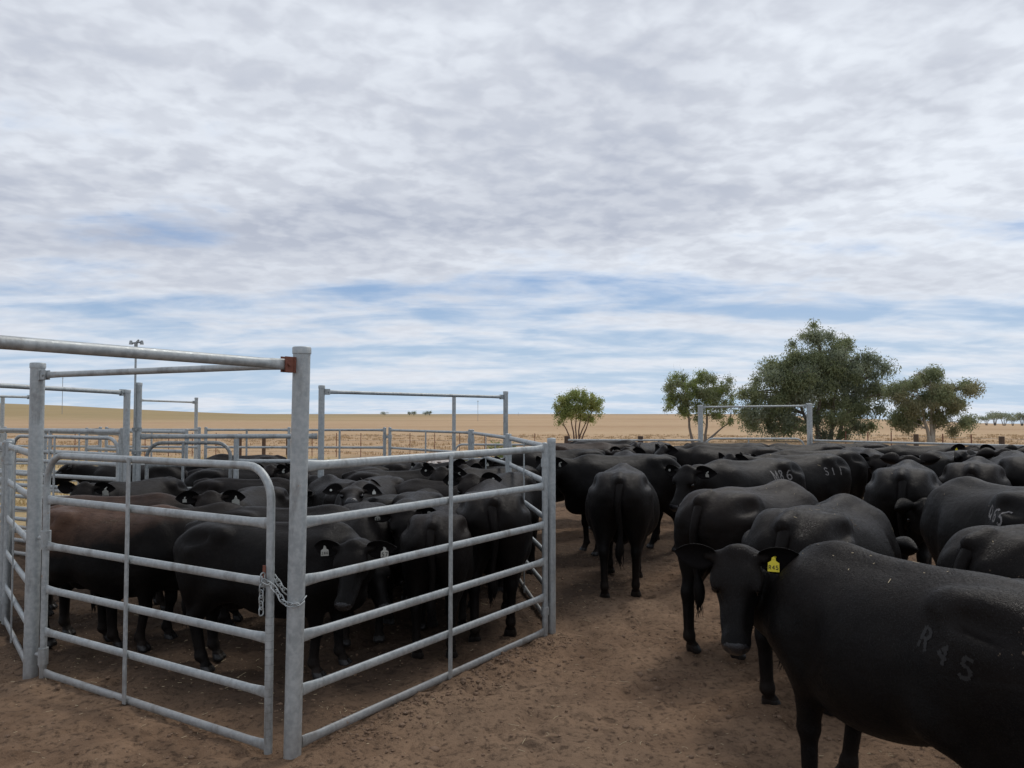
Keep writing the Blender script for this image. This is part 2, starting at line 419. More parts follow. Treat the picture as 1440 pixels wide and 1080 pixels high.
    for i in range(n):
        t0, t1 = i / n, (i + 1) / n
        r = lambda t: .205 * (1 - t) ** 1.2 + .088 * (1 - (1 - t) ** 1.2); off = lambda t: .105 * (1 - t) * (1 - .22 * turn) + .035
        A, B_ = pts[i], pts[i + 1]
        for o, kr in ((1, .80), (-1, .92), (0, 1)):
            G.cone(A + Vector((0, 0, o * off(t0) - .035 * t0)), B_ + Vector((0, 0, o * off(t1) - .035 * t1)), r(t0) * kr, r(t1) * kr, .06)
    G.cone(pts[1] - Vector((0, 0, .26)), pts[5] - Vector((0, 0, .17)), .07, .035, .10)   # dewlap
    # head
    Bm = [list(f), list(s), list(u)]
    P = lambda a, b, c: p + (f * a + s * b + u * c) * hz
    G.ell(P(.115, 0, -.085), (.150 * hz, .112 * hz, .098 * hz), .04, Bm)                       # skull
    G.ell(P(.100, 0, -.022), (.100 * hz, .112 * hz, .038 * hz), .05, Bm)                        # broad forehead
    G.ell(P(.012, 0, -.005), (.040 * hz, .062 * hz, .040 * hz), .05, Bm)                          # poll
    G.cone(P(.18, 0, -.078), P(.41, 0, -.085), .074 * hz, .048 * hz, .04)                  # bridge
    G.ell(P(.440, 0, -.100), (.058 * hz, .070 * hz, .058 * hz), .04, Bm)                        # muzzle pad
    G.ell(P(.470, 0, -.085), (.038 * hz, .062 * hz, .045 * hz), .03, Bm)
    G.ell(P(.425, 0, -.152), (.050 * hz, .050 * hz, .036 * hz), .03, Bm)                        # chin
    G.cone(P(.08, 0, -.20), P(.39, 0, -.160), .060 * hz, .036 * hz, .04)                   # jaw
    for q in (-1, 1):
        G.ell(P(.115, q * .062, -.160), (.105 * hz, .040 * hz, .085 * hz), .05, Bm)             # cheek
        G.ell(P(.158, q * .105, -.028), (.055 * hz, .024 * hz, .024 * hz), .035, Bm)            # brow
        G.ell(P(.29, q * .060, -.125), (.10 * hz, .020 * hz, .028 * hz), .05, Bm)
        G.ell(P(.192, q * .128, -.062), (.036 * hz, .018 * hz, .021 * hz), .02, Bm, cut=True)
        G.ell(P(.31, q * .105, -.060), (.09 * hz, .025 * hz, .030 * hz), .04, Bm, cut=True)
        G.cone(P(.03, q * .085, -.03), P(.022, q * .145, -.038), .034 * hz, .024 * hz, .03)
        if res < .018:
            G.ell(P(.503, q * .045, -.078), (.022 * hz, .017 * hz, .012 * hz), .012, Bm, cut=True)
    if res < .018: G.ell(P(.475, 0, -.135), (.06 * hz, .08 * hz, .005 * hz), .012, Bm, cut=True)
    V, Q = G.nets()
    # flatten soles on the ground
    V[:, 2] = np.maximum(V[:, 2], 0)
    mi = np.zeros(len(Q), int); cen = V[Q].mean(1)
    mi[cen[:, 2] < .062] = 2
    hc = (cen - np.array(p)) / hz; ha = hc @ np.array(f); hu = hc @ np.array(u); hs = hc @ np.array(s)
    mi[(ha > .470) & (ha < .60) & (hu > -.125) & (hu < -.035) & (abs(hs) < .072)] = 3
    mb = MB()
    # eyes
    for q in (-1, 1):
        c = P(.190, q * .100, -.061); vs = []; fs = []
        for a in range(7):
            for b in range(10):
                th = math.pi * a / 6; ph = 2 * math.pi * b / 10
                d = Vector((math.sin(th) * math.cos(ph), math.sin(th) * math.sin(ph), math.cos(th))) * .0262
                vs.append(c + d)
        for a in range(6):
            for b in range(10): fs.append((a * 10 + b, (a + 1) * 10 + b, (a + 1) * 10 + (b + 1) % 10, a * 10 + (b + 1) % 10))
        mb.add(vs, fs, 1)
    # ears: cupped leaves, open to the front
    tips = []
    for q in (-1, 1):
        base = P(.015, q * .118, -.035); ea = ear + rnd.uniform(-.12, .12)
        dr = (s * q * .97 - f * .06 + u * ea).normalized()
        face = (f * .75 + u * .65); face = (face - dr * face.dot(dr)).normalized(); wv = dr.cross(face).normalized()
        vs = []; nt_, nw = 12, 9
        for lay in (0, 1):
            for i in range(nt_ + 1):
                t = i / nt_; w = .026 + .044 * math.sin(math.pi * min(1, t * .93 + .06)) ** .7 if t < .97 else .012
                w = max(.006, (.024 * (1 - t) + .074 * math.sin(math.pi * min(1., t) ** .85) ** .75) if t < 1 else .006)
                for j in range(nw):
                    v = -1 + 2 * j / (nw - 1); cup = (v * v) * w * .75 * (1 - .35 * t)
                    th = -.013 * (1 - v * v) - .004
                    vs.append(base + dr * (.238 * t - .02) + wv * (v * w * (1 - .18 * (1 - t))) + face * (cup + (th if lay else 0)) + u * (-.03 * t * t))
        fs_in = []; fs_out = []; K = (nt_ + 1) * nw
        for i in range(nt_):
            for j in range(nw - 1):
                a = i * nw + j
                fs_in.append((a, a + 1, a + nw + 1, a + nw)); fs_out.append((K + a, K + a + nw, K + a + nw + 1, K + a + 1))
            fs_out += [(i * nw, (i + 1) * nw, K + (i + 1) * nw, K + i * nw), (i * nw + nw - 1, K + i * nw + nw - 1, K + (i + 1) * nw + nw - 1, (i + 1) * nw + nw - 1)]
        for j in range(nw - 1): fs_out.append((nt_ * nw + j, nt_ * nw + j + 1, K + nt_ * nw + j + 1, K + nt_ * nw + j))
        b0 = len(mb.v); mb.add(vs, fs_out, 0); mb.f += [tuple(i + b0 for i in g) for g in fs_in]; mb.m += [5] * len(fs_in); mb.sm += [True] * len(fs_in)
        tips.append((base + dr * tagpos + face * .012 - u * .008, dr, face, wv))
    # tail
    sw = tailswing; tl = []; tr = []
    for i in range(22):
        t = i / 21
        tl.append(Vector((-.80 - .135 * math.sin(min(1, t * 3.2) * 1.57) - .015 * math.sin(t * 6) + .05 * t, sw * t * t + .012 * math.sin(t * 9 + seed), 1.285 - .05 * t - .83 * max(0, t - .03) ** 1.0)))
        tr.append((.030 * (1 - t) ** 1.5 + .020) if t < .70 else (.021 + .026 * math.sin((t - .70) / .30 * math.pi) if t < .99 else .006))
    mb.tube(tl, tr, 10, 0)
    for i in range(26):                                                           # hair of the switch
        a = tl[16] + Vector((rnd.uniform(-.02, .02), rnd.uniform(-.02, .02), rnd.uniform(-.12, .05)))
        mb.tube([a, a + Vector((rnd.uniform(-.015, .015), rnd.uniform(-.02, .02), -.10)), a + Vector((rnd.uniform(-.02, .02), rnd.uniform(-.035, .035), -.19))], [.006, .005, .001], 4, 0, False)
    # poll tuft
    bv = None
    if flecks or dung:
        bv = BVHTree.FromPolygons([tuple(v) for v in V], [tuple(q) for q in Q])
    if flecks:
        for i in range(flecks):
            x, y = rnd.uniform(-.8, .6), rnd.gauss(0, .15)
            h_ = bv.ray_cast(Vector((x, y, 2)), Vector((0, 0, -1)))
            if h_[0] is None: continue
            c = h_[0] + h_[1] * .003; a = rnd.uniform(0, 6.3); L = rnd.uniform(.002, .007) if rnd.random() < .8 else rnd.uniform(.010, .026); d = Vector((math.cos(a), math.sin(a), 0)); d = (d - h_[1] * d.dot(h_[1])).normalized(); e = d.cross(h_[1])
            w = .0022
            mb.add([c - d * L - e * w, c + d * L - e * w * .5, c + d * L + e * w, c - d * L + e * w * .6], [(0, 1, 2, 3)], 4, False)
    if dung:
        for (cx, sy, cz, rx, rz_, cnt) in dung:
            for i in range(cnt * 4):
                a = rnd.uniform(0, 6.3); q = abs(rnd.gauss(0, .55))
                h_ = bv.ray_cast(Vector((cx + rx * q * math.cos(a), sy * 1.5, cz + rz_ * q * math.sin(a))), Vector((0, -sy, -.0)))
                if h_[0] is None: continue
                c = h_[0] + h_[1] * .003; nn = h_[1]; t1 = nn.orthogonal().normalized(); t2 = nn.cross(t1); r0 = rnd.uniform(.0015, .0075) if rnd.random() < .93 else rnd.uniform(.008, .014); pv = [c + nn * .0005]; k = 7
                a0 = rnd.uniform(0, 6)
                for j in range(k):
                    rr = r0 * rnd.uniform(.5, 1.2); pv.append(c - nn * .003 + t1 * rr * math.cos(a0 + 6.283 * j / k) + t2 * rr * .7 * math.sin(a0 + 6.283 * j / k))
                mb.add(pv, [(0, j + 1, (j + 1) % k + 1) for j in range(k)], 6, True)
    V2 = np.array(mb.v); base = len(V)
    me = bpy.data.meshes.new('cow')
    me.from_pydata(np.concatenate([V, V2]).tolist(), [], Q.tolist() + [tuple(i + base for i in g) for g in mb.f])
    for k in ('hide', 'eye', 'hoof', 'nose', 'straw', 'ear_hair', 'dung'): me.materials.append(M[k])
    me.polygons.foreach_set('material_index', np.array(mi.tolist() + mb.m, np.int32))
    me.polygons.foreach_set('use_smooth', np.full(len(Q) + len(mb.f), True)); me.update()
    return dict(mesh=me, tips=tips, f=f, u=u, s=s, p=p, V=V, Q=Q, sw=seed)

# stroke lettering
GL = {'M': [[(-.15, 0), (-.12, 1), (.5, .12), (1.12, 1), (1.15, 0)]], 'S': [[(.95, .85), (.6, 1), (.2, .95), (.1, .75), (.3, .55), (.75, .45), (.9, .25), (.7, .03), (.3, 0), (.05, .15)]],
      '1': [[(.5, 1), (.5, 0)]], '0': [[(.5, 1), (.15, .8), (.1, .3), (.4, 0), (.8, .1), (.9, .6), (.75, .92), (.5, 1)]],
      '8': [[(.5, .53), (.2, .7), (.25, .93), (.5, 1), (.8, .9), (.8, .68), (.5, .53), (.1, .3), (.2, .05), (.5, 0), (.85, .1), (.9, .35), (.5, .53)]],
      '6': [[(.85, .9), (.5, 1), (.2, .75), (.1, .35), (.25, .05), (.6, 0), (.88, .2), (.8, .48), (.5, .56), (.15, .4)]],
      'Q': [[(.5, 1), (.1, .8), (.05, .35), (.35, .05), (.75, .15), (.9, .6), (.75, .92), (.5, 1)], [(.6, .3), (.95, -.05)]],
      '5': [[(.85, 1), (.2, 1), (.15, .58), (.55, .62), (.88, .42), (.8, .1), (.4, 0), (.08, .12)]],
      'R': [[(.1, 0), (.1, 1), (.6, 1), (.85, .8), (.6, .52), (.1, .5)], [(.5, .5), (.9, 0)]],
      '4': [[(.7, 0), (.7, 1), (.05, .35), (.95, .35)]], '9': [[(.85, .6), (.5, .42), (.15, .6), (.2, .92), (.6, 1), (.87, .75), (.8, .3), (.5, 0)]],
      'W': [[(0, 1), (.25, 0), (.5, .6), (.75, 0), (1, 1)]], '7': [[(.05, 1), (.9, 1), (.35, 0)]], '2': [[(.1, .8), (.4, 1), (.85, .85), (.8, .55), (.1, 0), (.9, 0)]], '3': [[(.1, .9), (.5, 1), (.85, .78), (.4, .52), (.88, .28), (.5, 0), (.1, .1)]]}
def strokes(text, w=.62, gap=.3, only=None):
    out = []; x = 0
    for ci, ch in enumerate(text):
        for st in (GL.get(ch, []) if only is None or only == ci else []): out.append([(x + a * w, b) for a, b in st])
        x += w + gap
    tot = x - gap
    return [[((a - tot / 2), b - .5) for a, b in st] for st in out], tot
def brand(cow_o, C, text, cx, cz, side, size, mat='brand', width=.011, tilt=0., miss=.12, view=None, gap=.34):
  """freeze brand on a flank: ribbons laid on the hide.  side = +1 left flank"""
  bv = BVHTree.FromPolygons([tuple(v) for v in C['V']], [tuple(q) for q in C['Q']]); rnd = random.Random(len(text) + int(cx * 100))
  for only in range(len(text)):
    mb = MB(); S, tot = strokes(text, gap=gap, only=only)
    for st in S:
        P = []
        for (a, b), (c, d) in zip(st[:-1], st[1:]):
            k = max(2, int(math.hypot(c - a, d - b) * size / .006))
            P += [(a + (c - a) * i / k, b + (d - b) * i / k) for i in range(k)]
        P.append(st[-1]); row = []
        for a, b in P:
            ca, sa = math.cos(tilt), math.sin(tilt); x = -side * (a * ca - b * sa) * size; z = (a * sa + b * ca) * size
            h_ = bv.ray_cast(Vector((cx + x, side * 1.5, cz + z)), Vector((0, -side, 0)))
            row.append((h_[0], h_[1]) if h_[0] is not None else None)
        for i in range(len(row) - 1):
            if row[i] is None or row[i + 1] is None or rnd.random() < miss: continue
            (p0, n0), (p1, n1) = row[i], row[i + 1]; d = (p1 - p0)
            if d.length < 1e-6 or d.length > .05: continue
            e = d.cross(n0).normalized(); w0 = width * rnd.uniform(.3, .62); d = d * .15
            mb.add([p0 - d + e * w0 + n0 * .0016, p0 - d - e * w0 + n0 * .0016, p1 + d - e * w0 + n1 * .0016, p1 + d + e * w0 + n1 * .0016], [(0, 1, 2, 3)], 0, True)
    if mb.f: mb.build('brand_mark', M[mat], cow_o)
def ear_tag(cow_o, C, side, mat='tag_white', text=None, size=.055, button=False, hang=None, toward=None):
    """plastic tag through an ear. side index 0 = right ear, 1 = left ear"""
    c, dr, face, wv = C['tips'][side]
    mb = MB(); c = Vector(c)
    if button:
        n = face; a = n.orthogonal().normalized(); b = n.cross(a); vs = []
        for lay in (.0, .008):
            for i in range(14): vs.append(c + n * (lay + .004) + (a * math.cos(i * .4488) + b * math.sin(i * .4488)) * size * .36)
        mb.add(vs, [(i, (i + 1) % 14, 14 + (i + 1) % 14, 14 + i) for i in range(14)] + [tuple(range(14, 28))], 0, False)
        return mb.build('ear_tag', M[mat], cow_o)
    n = (Vector(toward).normalized() if toward is not None else (face * .8 + C['f'] * .3).normalized())
    dn = Vector(hang).normalized() if hang is not None else Vector((0, 0, -1)); dn = (dn - n * dn.dot(n)).normalized(); a = n.cross(dn).normalized()
    s_ = size; out = [(-.16, .05), (.16, .05), (.20, -.25), (.5, -.45), (.52, -1.25), (-.52, -1.25), (-.5, -.45), (-.20, -.25)]
    base = c + n * (.052 if size > .057 else .034); vs = [base + a * x * s_ - dn * y * s_ for x, y in out] + [base - n * .003 + a * x * s_ - dn * y * s_ for x, y in out]
    mb.add(vs, [tuple(range(8))[::-1], tuple(range(8, 16))] + [(i, (i + 1) % 8, 8 + (i + 1) % 8, 8 + i) for i in range(8)], 0, False)
    mb.tube([c - n * .01, base + n * .004], .007, 8, 0)
    t = mb.build('ear_tag', M[mat], cow_o)
    if text:
        S, tot = strokes(text); k = min(.50, .84 / tot) * s_; cc = base + dn * s_ * .86 + n * .0015; tb = MB()
        for st in S:
            for (x0, y0), (x1, y1) in zip(st[:-1], st[1:]):
                A = cc + a * x0 * k - dn * y0 * k; B_ = cc + a * x1 * k - dn * y1 * k; d = (B_ - A)
                if d.length < 1e-6: continue
                e = d.cross(n).normalized() * k * .085; d = d.normalized() * k * .05
                tb.add([A - d - e, B_ + d - e, B_ + d + e, A - d + e], [(0, 1, 2, 3)], 0, False)
        tb.build('tag_number', M['ink'], t)
    return t

kk = Mat('coat_hair'); kk.set(Base_Color=kk.mix(kk.ramp(kk.noise(420, 2, .6), (.35, 0.), (.7, 1.)), (.0025, .002, .002), kk.mix(kk.noise(7, 4, .6), (.008, .0066, .006), (.020, .015, .012))), Roughness=.42, Specular_IOR_Level=.22); M['coat'] = kk.m
def hair(cow_o, C, n, L=.013, seed=1):
    """short hair lying back along the body: one thin blade each"""
    r = np.random.default_rng(seed); V, Q = C['V'], C['Q']; a, b, c, d = (V[Q[:, i]] for i in range(4))
    nr = np.cross(c - a, d - b); ar = np.linalg.norm(nr, axis=1) + 1e-12; nr = nr / ar[:, None]
    pk = r.choice(len(Q), n, p=ar / ar.sum()); u = r.random((n, 1)); v = r.random((n, 1))
    p = (a[pk] * (1 - u) + b[pk] * u) * (1 - v) + (d[pk] * (1 - u) + c[pk] * u) * v; nn = nr[pk]
    keep = (p[:, 2] > .09); hp = (p - np.array(C['p'])) @ np.array(C['f']); dist = np.linalg.norm(p - np.array(C['p']), axis=1); keep &= ~((hp > .47) & (dist < .75))
    p, nn = p[keep], nn[keep]; n = len(p); hp = hp[keep]; dist = dist[keep]
    w1 = fbm(p[:, 0] * 4 + 9, p[:, 2] * 4 + p[:, 1] * 3, 77 + seed, 3); w2 = fbm(p[:, 0] * 4, p[:, 2] * 4 - p[:, 1] * 3 + 5, 99 + seed, 3)
    fl = np.stack([-1 + 0 * w1, w2 * 1.6, -.55 + w1 * 1.8], -1); hd_ = (hp > -.02) & (dist < .62); fl[hd_] = np.array(C['f']) + np.stack([w1, w2, w1], -1)[hd_]
    fl += r.normal(0, .16, fl.shape); fl -= nn * (fl * nn).sum(1)[:, None]; fl /= np.linalg.norm(fl, axis=1)[:, None] + 1e-9
    sd = np.cross(fl, nn); ln = L * r.uniform(.6, 1.3, n)[:, None]; w = .0011
    T = np.stack([p - sd * w - nn * .001, p + sd * w - nn * .001, p + fl * ln + nn * ln * r.uniform(.10, .30, n)[:, None]], 1).reshape(-1, 3)
    o = link('hair_coat', np_mesh('hair_coat', T, np.arange(n * 3).reshape(-1, 3), [M['coat']], smooth=False), cow_o); o['kind'] = 'stuff'; return o

# ------------------------------------------------------------------ ground: one sheet out to the horizon
rng = np.random.default_rng(11)
def vnoise(x, y, seed):
    """value noise, vectorised"""
    xi = np.floor(x).astype(np.int64); yi = np.floor(y).astype(np.int64); fx = x - xi; fy = y - yi
    fx = fx * fx * (3 - 2 * fx); fy = fy * fy * (3 - 2 * fy)
    def h(a, b):
        n = (a * 374761393 + b * 668265263 + seed * 1274126177) & 0xffffffff
        n = ((n ^ (n >> 13)) * 1274126177) & 0xffffffff; n = n ^ (n >> 16); return (n & 0xffff) / 65535.0
    return (h(xi, yi) * (1 - fx) + h(xi + 1, yi) * fx) * (1 - fy) + (h(xi, yi + 1) * (1 - fx) + h(xi + 1, yi + 1) * fx) * fy
def fbm(x, y, seed, octv=4, g=.5):
    s = 0; a = 1; t = 0
    for i in range(octv): s = s + a * (vnoise(x * 2**i + 13 * i, y * 2**i - 7 * i, seed + i) - .5); t += a; a *= g
    return s / t
def ground_z(x, y):
    x = np.asarray(x, float); y = np.asarray(y, float); r = np.hypot(x, y - 5)
    near = np.clip((16 - r) / 6, 0, 1)
    z = near * (fbm(x * 1.1, y * 1.1, 3, 3) * .060 + fbm(x * 5.2, y * 5.2, 5, 3) * .048 + fbm(x * 16, y * 16, 9, 3, .6) * .040)
    # trodden pocks of hooves
    p = vnoise(x * 7.3, y * 7.3, 21); z = z - near * np.clip(p - .66, 0, 1) * .12
    # soil scuffed up against the pen panel between the front post and the next post
    t = ((x + 1.26) * 1.62 + (y - 4.5) * 2.42) / 8.48; d = ((x + 1.26) * 2.42 - (y - 4.5) * 1.62) / 2.912
    z = z + near * .045 * np.exp(-((d - .14) / .13) ** 2) * np.clip(t * 4, 0, 1) * np.clip((1.05 - t) * 6, 0, 1) * (1 + 1.5 * fbm(x * 4, y * 4, 31, 3))
    far = np.clip((r - 20) / 60, 0, 1)
    z = z + far * fbm(x * .02, y * .02, 41, 3) * .5
    hill = 6.9 * np.exp(-((x + 250) / 118) ** 2) * np.exp(-((y - 310) / 120) ** 2)
    z = z - np.clip((x / np.maximum(y, 1) - .30) / .33, 0, 1) * np.clip(y - 70, 0, None) * .0128
    z = z + hill - .3 * np.clip((y - 600) / 1500, 0, 1)
    return z
def axis(dense_lo, dense_hi, step, lo, hi, gr=1.13):
    a = list(np.arange(dense_lo, dense_hi, step)); s = step; x = a[-1]
    while x < hi: s *= gr; x += s; a.append(x)
    s = step; x = a[0]; b = []
    while x > lo: s *= gr; x -= s; b.append(x)
    return np.array(b[::-1] + a)
gx = axis(-5.5, 4.2, .034, -3500, 3500, 1.06); gy = axis(2.6, 11.5, .036, -60, 4200, 1.06)
GX, GY = np.meshgrid(gx, gy, indexing='ij'); GZ = ground_z(GX, GY)
nX, nY = GX.shape; idx = np.arange(nX * nY).reshape(nX, nY)
Qg = np.stack([idx[:-1, :-1], idx[1:, :-1], idx[1:, 1:], idx[:-1, 1:]], -1).reshape(-1, 4)

def m_ground():
    k = Mat('yard_and_paddock'); P = k.coords('World'); sep = k.N('ShaderNodeSeparateXYZ'); k.L(P, sep.inputs[0]); X, Y = sep.outputs[0], sep.outputs[1]
    def band(v, lo, hi):
        m = k.N('ShaderNodeMapRange'); k.L(v, m.inputs[0]); m.inputs[1].default_value = lo; m.inputs[2].default_value = hi; return m.outputs[0]
    n_big = k.noise(.35, 4, .55, P); n_mid = k.noise(2.3, 6, .62, P); n_f = k.noise(22, 5, .65, P); n_ff = k.noise(110, 3, .6, P)
    dirt = k.mix(k.ramp(n_mid, (.33, 0.), (.68, 1.)), (.140, .086, .054), (.268, .172, .108))
    dirt = k.mix(k.math('MULTIPLY', k.ramp(n_big, (.40, 0.), (.62, 1.)), .45), dirt, (.245, .175, .12))
    dirt = k.mix(k.math('MULTIPLY', k.ramp(n_f, (.34, 1.), (.50, 0.)), .75), dirt, (.045, .029, .020))
    dirt = k.mix(k.math('MULTIPLY', k.ramp(n_ff, (.56, 0.), (.72, 1.)), .45), dirt, (.31, .22, .145))
    dirt = k.mix(k.math('MULTIPLY', k.ramp(k.noise(46, 4, .7, P), (.66, 0.), (.72, 1.)), .55), dirt, (.40, .31, .21))
    vo = k.N('ShaderNodeTexVoronoi'); vo.inputs['Scale'].default_value = 5.2; k.L(P, vo.inputs['Vector']); vo.inputs['Randomness'].default_value = 1.
    prt = k.math('MULTIPLY', k.ramp(vo.outputs['Distance'], (.16, 1.), (.30, 0.)), k.ramp(k.noise(1.7, 3, .6, P), (.50, 0.), (.58, 1.)))
    dirt = k.mix(k.math('MULTIPLY', prt, .55), dirt, (.050, .032, .022))
    # manured, trodden floor inside the near pen, shade among the cattle painted in too (half planes of its three sides)
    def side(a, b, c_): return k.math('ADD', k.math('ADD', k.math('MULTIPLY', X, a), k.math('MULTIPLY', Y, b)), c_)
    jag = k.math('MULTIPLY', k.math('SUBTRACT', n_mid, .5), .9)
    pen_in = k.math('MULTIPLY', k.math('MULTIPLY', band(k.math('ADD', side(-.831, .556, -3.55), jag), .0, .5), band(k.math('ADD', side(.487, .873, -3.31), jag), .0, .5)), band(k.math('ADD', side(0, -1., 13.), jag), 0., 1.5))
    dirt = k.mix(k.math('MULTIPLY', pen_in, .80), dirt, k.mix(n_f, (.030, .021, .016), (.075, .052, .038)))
    # dry litter beyond the pens, straw-coloured on the left
    wob = k.math('MULTIPLY', k.math('SUBTRACT', n_big, .5), 9.)
    def band(v, lo, hi):
        m = k.N('ShaderNodeMapRange'); k.L(v, m.inputs[0]); m.inputs[1].default_value = lo; m.inputs[2].default_value = hi; return m.outputs[0]
    yw = k.math('ADD', Y, wob)
    litter = k.mix(n_mid, (.40, .29, .15), (.58, .45, .26))
    lf = k.math('MULTIPLY', band(k.math('ADD', k.math('MULTIPLY', X, -1.), k.math('MULTIPLY', wob, .5)), 6., 8.), band(yw, 11.5, 14.))
    col = k.mix(lf, dirt, litter)
    weeds = k.mix(k.noise(1.1, 5, .6, P), (.16, .15, .07), (.36, .29, .15))
    rt = k.math('MULTIPLY', band(k.math('ADD', X, wob), 1., 5.), band(yw, 17., 21.))
    col = k.mix(rt, col, weeds)
    # stubble paddock: drill rows, broad bands of colour
    Ps = k.coords('World', (.004, .02, 1)); bands = k.noise(1., 4, .5, Ps)
    st = k.mix(k.ramp(bands, (.38, 0.), (.60, 1.)), (.40, .245, .135), (.54, .37, .215))
    st = k.mix(k.math('MULTIPLY', k.noise(.09, 6, .7, k.coords('World', (1, 3.2, 1))), .55), st, (.36, .265, .165))
    st = k.mix(k.math('MULTIPLY', k.ramp(k.noise(1.2, 4, .7, k.coords('World', (.35, 1, 1))), (.45, 0.), (.7, 1.)), .40), st, (.60, .47, .32))
    olive = k.mix(k.noise(.05, 6, .7, k.coords('World', (1, 3, 1))), (.205, .185, .085), (.40, .29, .145))
    ol = k.math('MULTIPLY', band(k.math('ADD', Y, k.math('MULTIPLY', wob, 8.)), 150., 215.), band(k.math('ADD', k.math('MULTIPLY', X, -1.), k.math('MULTIPLY', wob, 4.)), 10., 90.))
    st = k.mix(k.math('MULTIPLY', ol, .75), st, olive)
    fm = k.mix(k.math('MULTIPLY', band(Y, 600., 1500.), .6), st, (.33, .26, .18))
    edge = band(k.math('ADD', yw, k.math('MULTIPLY', band(X, -3., 6.), -2.)), 33., 36.)
    edge_l = band(k.math('ADD', yw, k.math('MULTIPLY', k.math('ABSOLUTE', X), .0)), 33., 36.)
    col = k.mix(edge_l, col, fm)
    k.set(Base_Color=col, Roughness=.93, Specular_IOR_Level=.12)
    h = k.math('SUBTRACT', k.math('ADD', k.math('MULTIPLY', n_f, 1.), k.math('MULTIPLY', n_ff, .45)), k.math('MULTIPLY', prt, .8))
    k.bump(h, .9, .022); return k.m
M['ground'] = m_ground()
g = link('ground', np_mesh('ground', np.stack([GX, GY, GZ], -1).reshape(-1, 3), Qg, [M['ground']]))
tag(g, kind='structure')

M['clod'] = Mat('dirt_clod').m
kk = Mat('dirt_clod'); kk.set(Base_Color=kk.mix(kk.noise(6, 3), (.10, .062, .040), (.27, .175, .112)), Roughness=.95); kk.bump(kk.noise(120, 3), .7, .006); M['clod'] = kk.m
def scatter():
    # clods: small lumpy solids, denser along the panel foot
    n = 5200; x = rng.uniform(-5.2, 4.0, n); y = 2.7 + rng.random(n) ** 1.3 * 8.5
    t = rng.uniform(.05, 1.0, 900); d = rng.normal(.17, .13, 900)
    x = np.append(x, -1.26 + t * 1.62 + d * .83); y = np.append(y, 4.5 + t * 2.42 - d * .556); n = len(x)
    r = np.exp(rng.normal(-5.05, .50, n)); r = np.clip(r, .002, .028); z = ground_z(x, y)
    ph = (1 + 5 ** .5) / 2; ico = np.array([(-1, ph, 0), (1, ph, 0), (-1, -ph, 0), (1, -ph, 0), (0, -1, ph), (0, 1, ph), (0, -1, -ph), (0, 1, -ph), (ph, 0, -1), (ph, 0, 1), (-ph, 0, -1), (-ph, 0, 1)]) / 1.9
    fi = np.array([(0, 11, 5), (0, 5, 1), (0, 1, 7), (0, 7, 10), (0, 10, 11), (1, 5, 9), (5, 11, 4), (11, 10, 2), (10, 7, 6), (7, 1, 8), (3, 9, 4), (3, 4, 2), (3, 2, 6), (3, 6, 8), (3, 8, 9), (4, 9, 5), (2, 4, 11), (6, 2, 10), (8, 6, 7), (9, 8, 1)])
    V = ico[None] * r[:, None, None] * (1 + rng.uniform(-.28, .28, (n, 12, 1))) * np.array([1, 1, .65]) * rng.uniform(.7, 1.4, (n, 1, 3))
    V = V + np.stack([x, y, z + r * .2], -1)[:, None]
    T = (fi[None] + (np.arange(n) * 12)[:, None, None]).reshape(-1, 3)
    o = link('dirt_clods', np_mesh('dirt_clods', V.reshape(-1, 3), T, [M['clod']])); tag(o, 'loose brown dirt clods strewn over the yard floor', 'dirt', kind='stuff')
    n = 2600; x = rng.uniform(-5.5, 5., n); y = 2.6 + rng.random(n) ** 1.25 * 9; z = ground_z(x, y) + .006
    a = rng.uniform(0, 6.28, n); L = np.clip(np.exp(rng.normal(-4.9, .7, n)), .002, .045); w = rng.uniform(.0009, .0022, n)
    u = np.stack([np.cos(a), np.sin(a), rng.normal(0, .16, n)], -1); v = np.stack([-np.sin(a), np.cos(a), 0 * a], -1); c = np.stack([x, y, z], -1)
    bend = v * (rng.normal(0, .14, n) * L)[:, None]
    up = np.array([0, 0, 1.])
    ring = []
    for s_, b in ((-1, 0), (0, 1), (1, 0)):
        p = c + u * (L * s_)[:, None] + bend * b
        for q in (-1, 1): ring.append(p + v * (w * q)[:, None])
        ring.append(p + up * w[:, None] * 1.2)
    V = np.stack(ring, 1)
    f = []
    for i in (0, 1):
        b0, b1 = 3 * i, 3 * i + 3
        for j in range(3): f.append((b0 + j, b0 + (j + 1) % 3, b1 + (j + 1) % 3, b1 + j))
    Q = (np.array(f)[None] + (np.arange(n) * 9)[:, None, None]).reshape(-1, 4)
    o = link('straw_litter', np_mesh('straw_litter', V.reshape(-1, 3), Q, [M['straw']], smooth=False)); tag(o, 'pale straw and chaff littered over the brown dirt', 'straw', kind='stuff')
scatter()
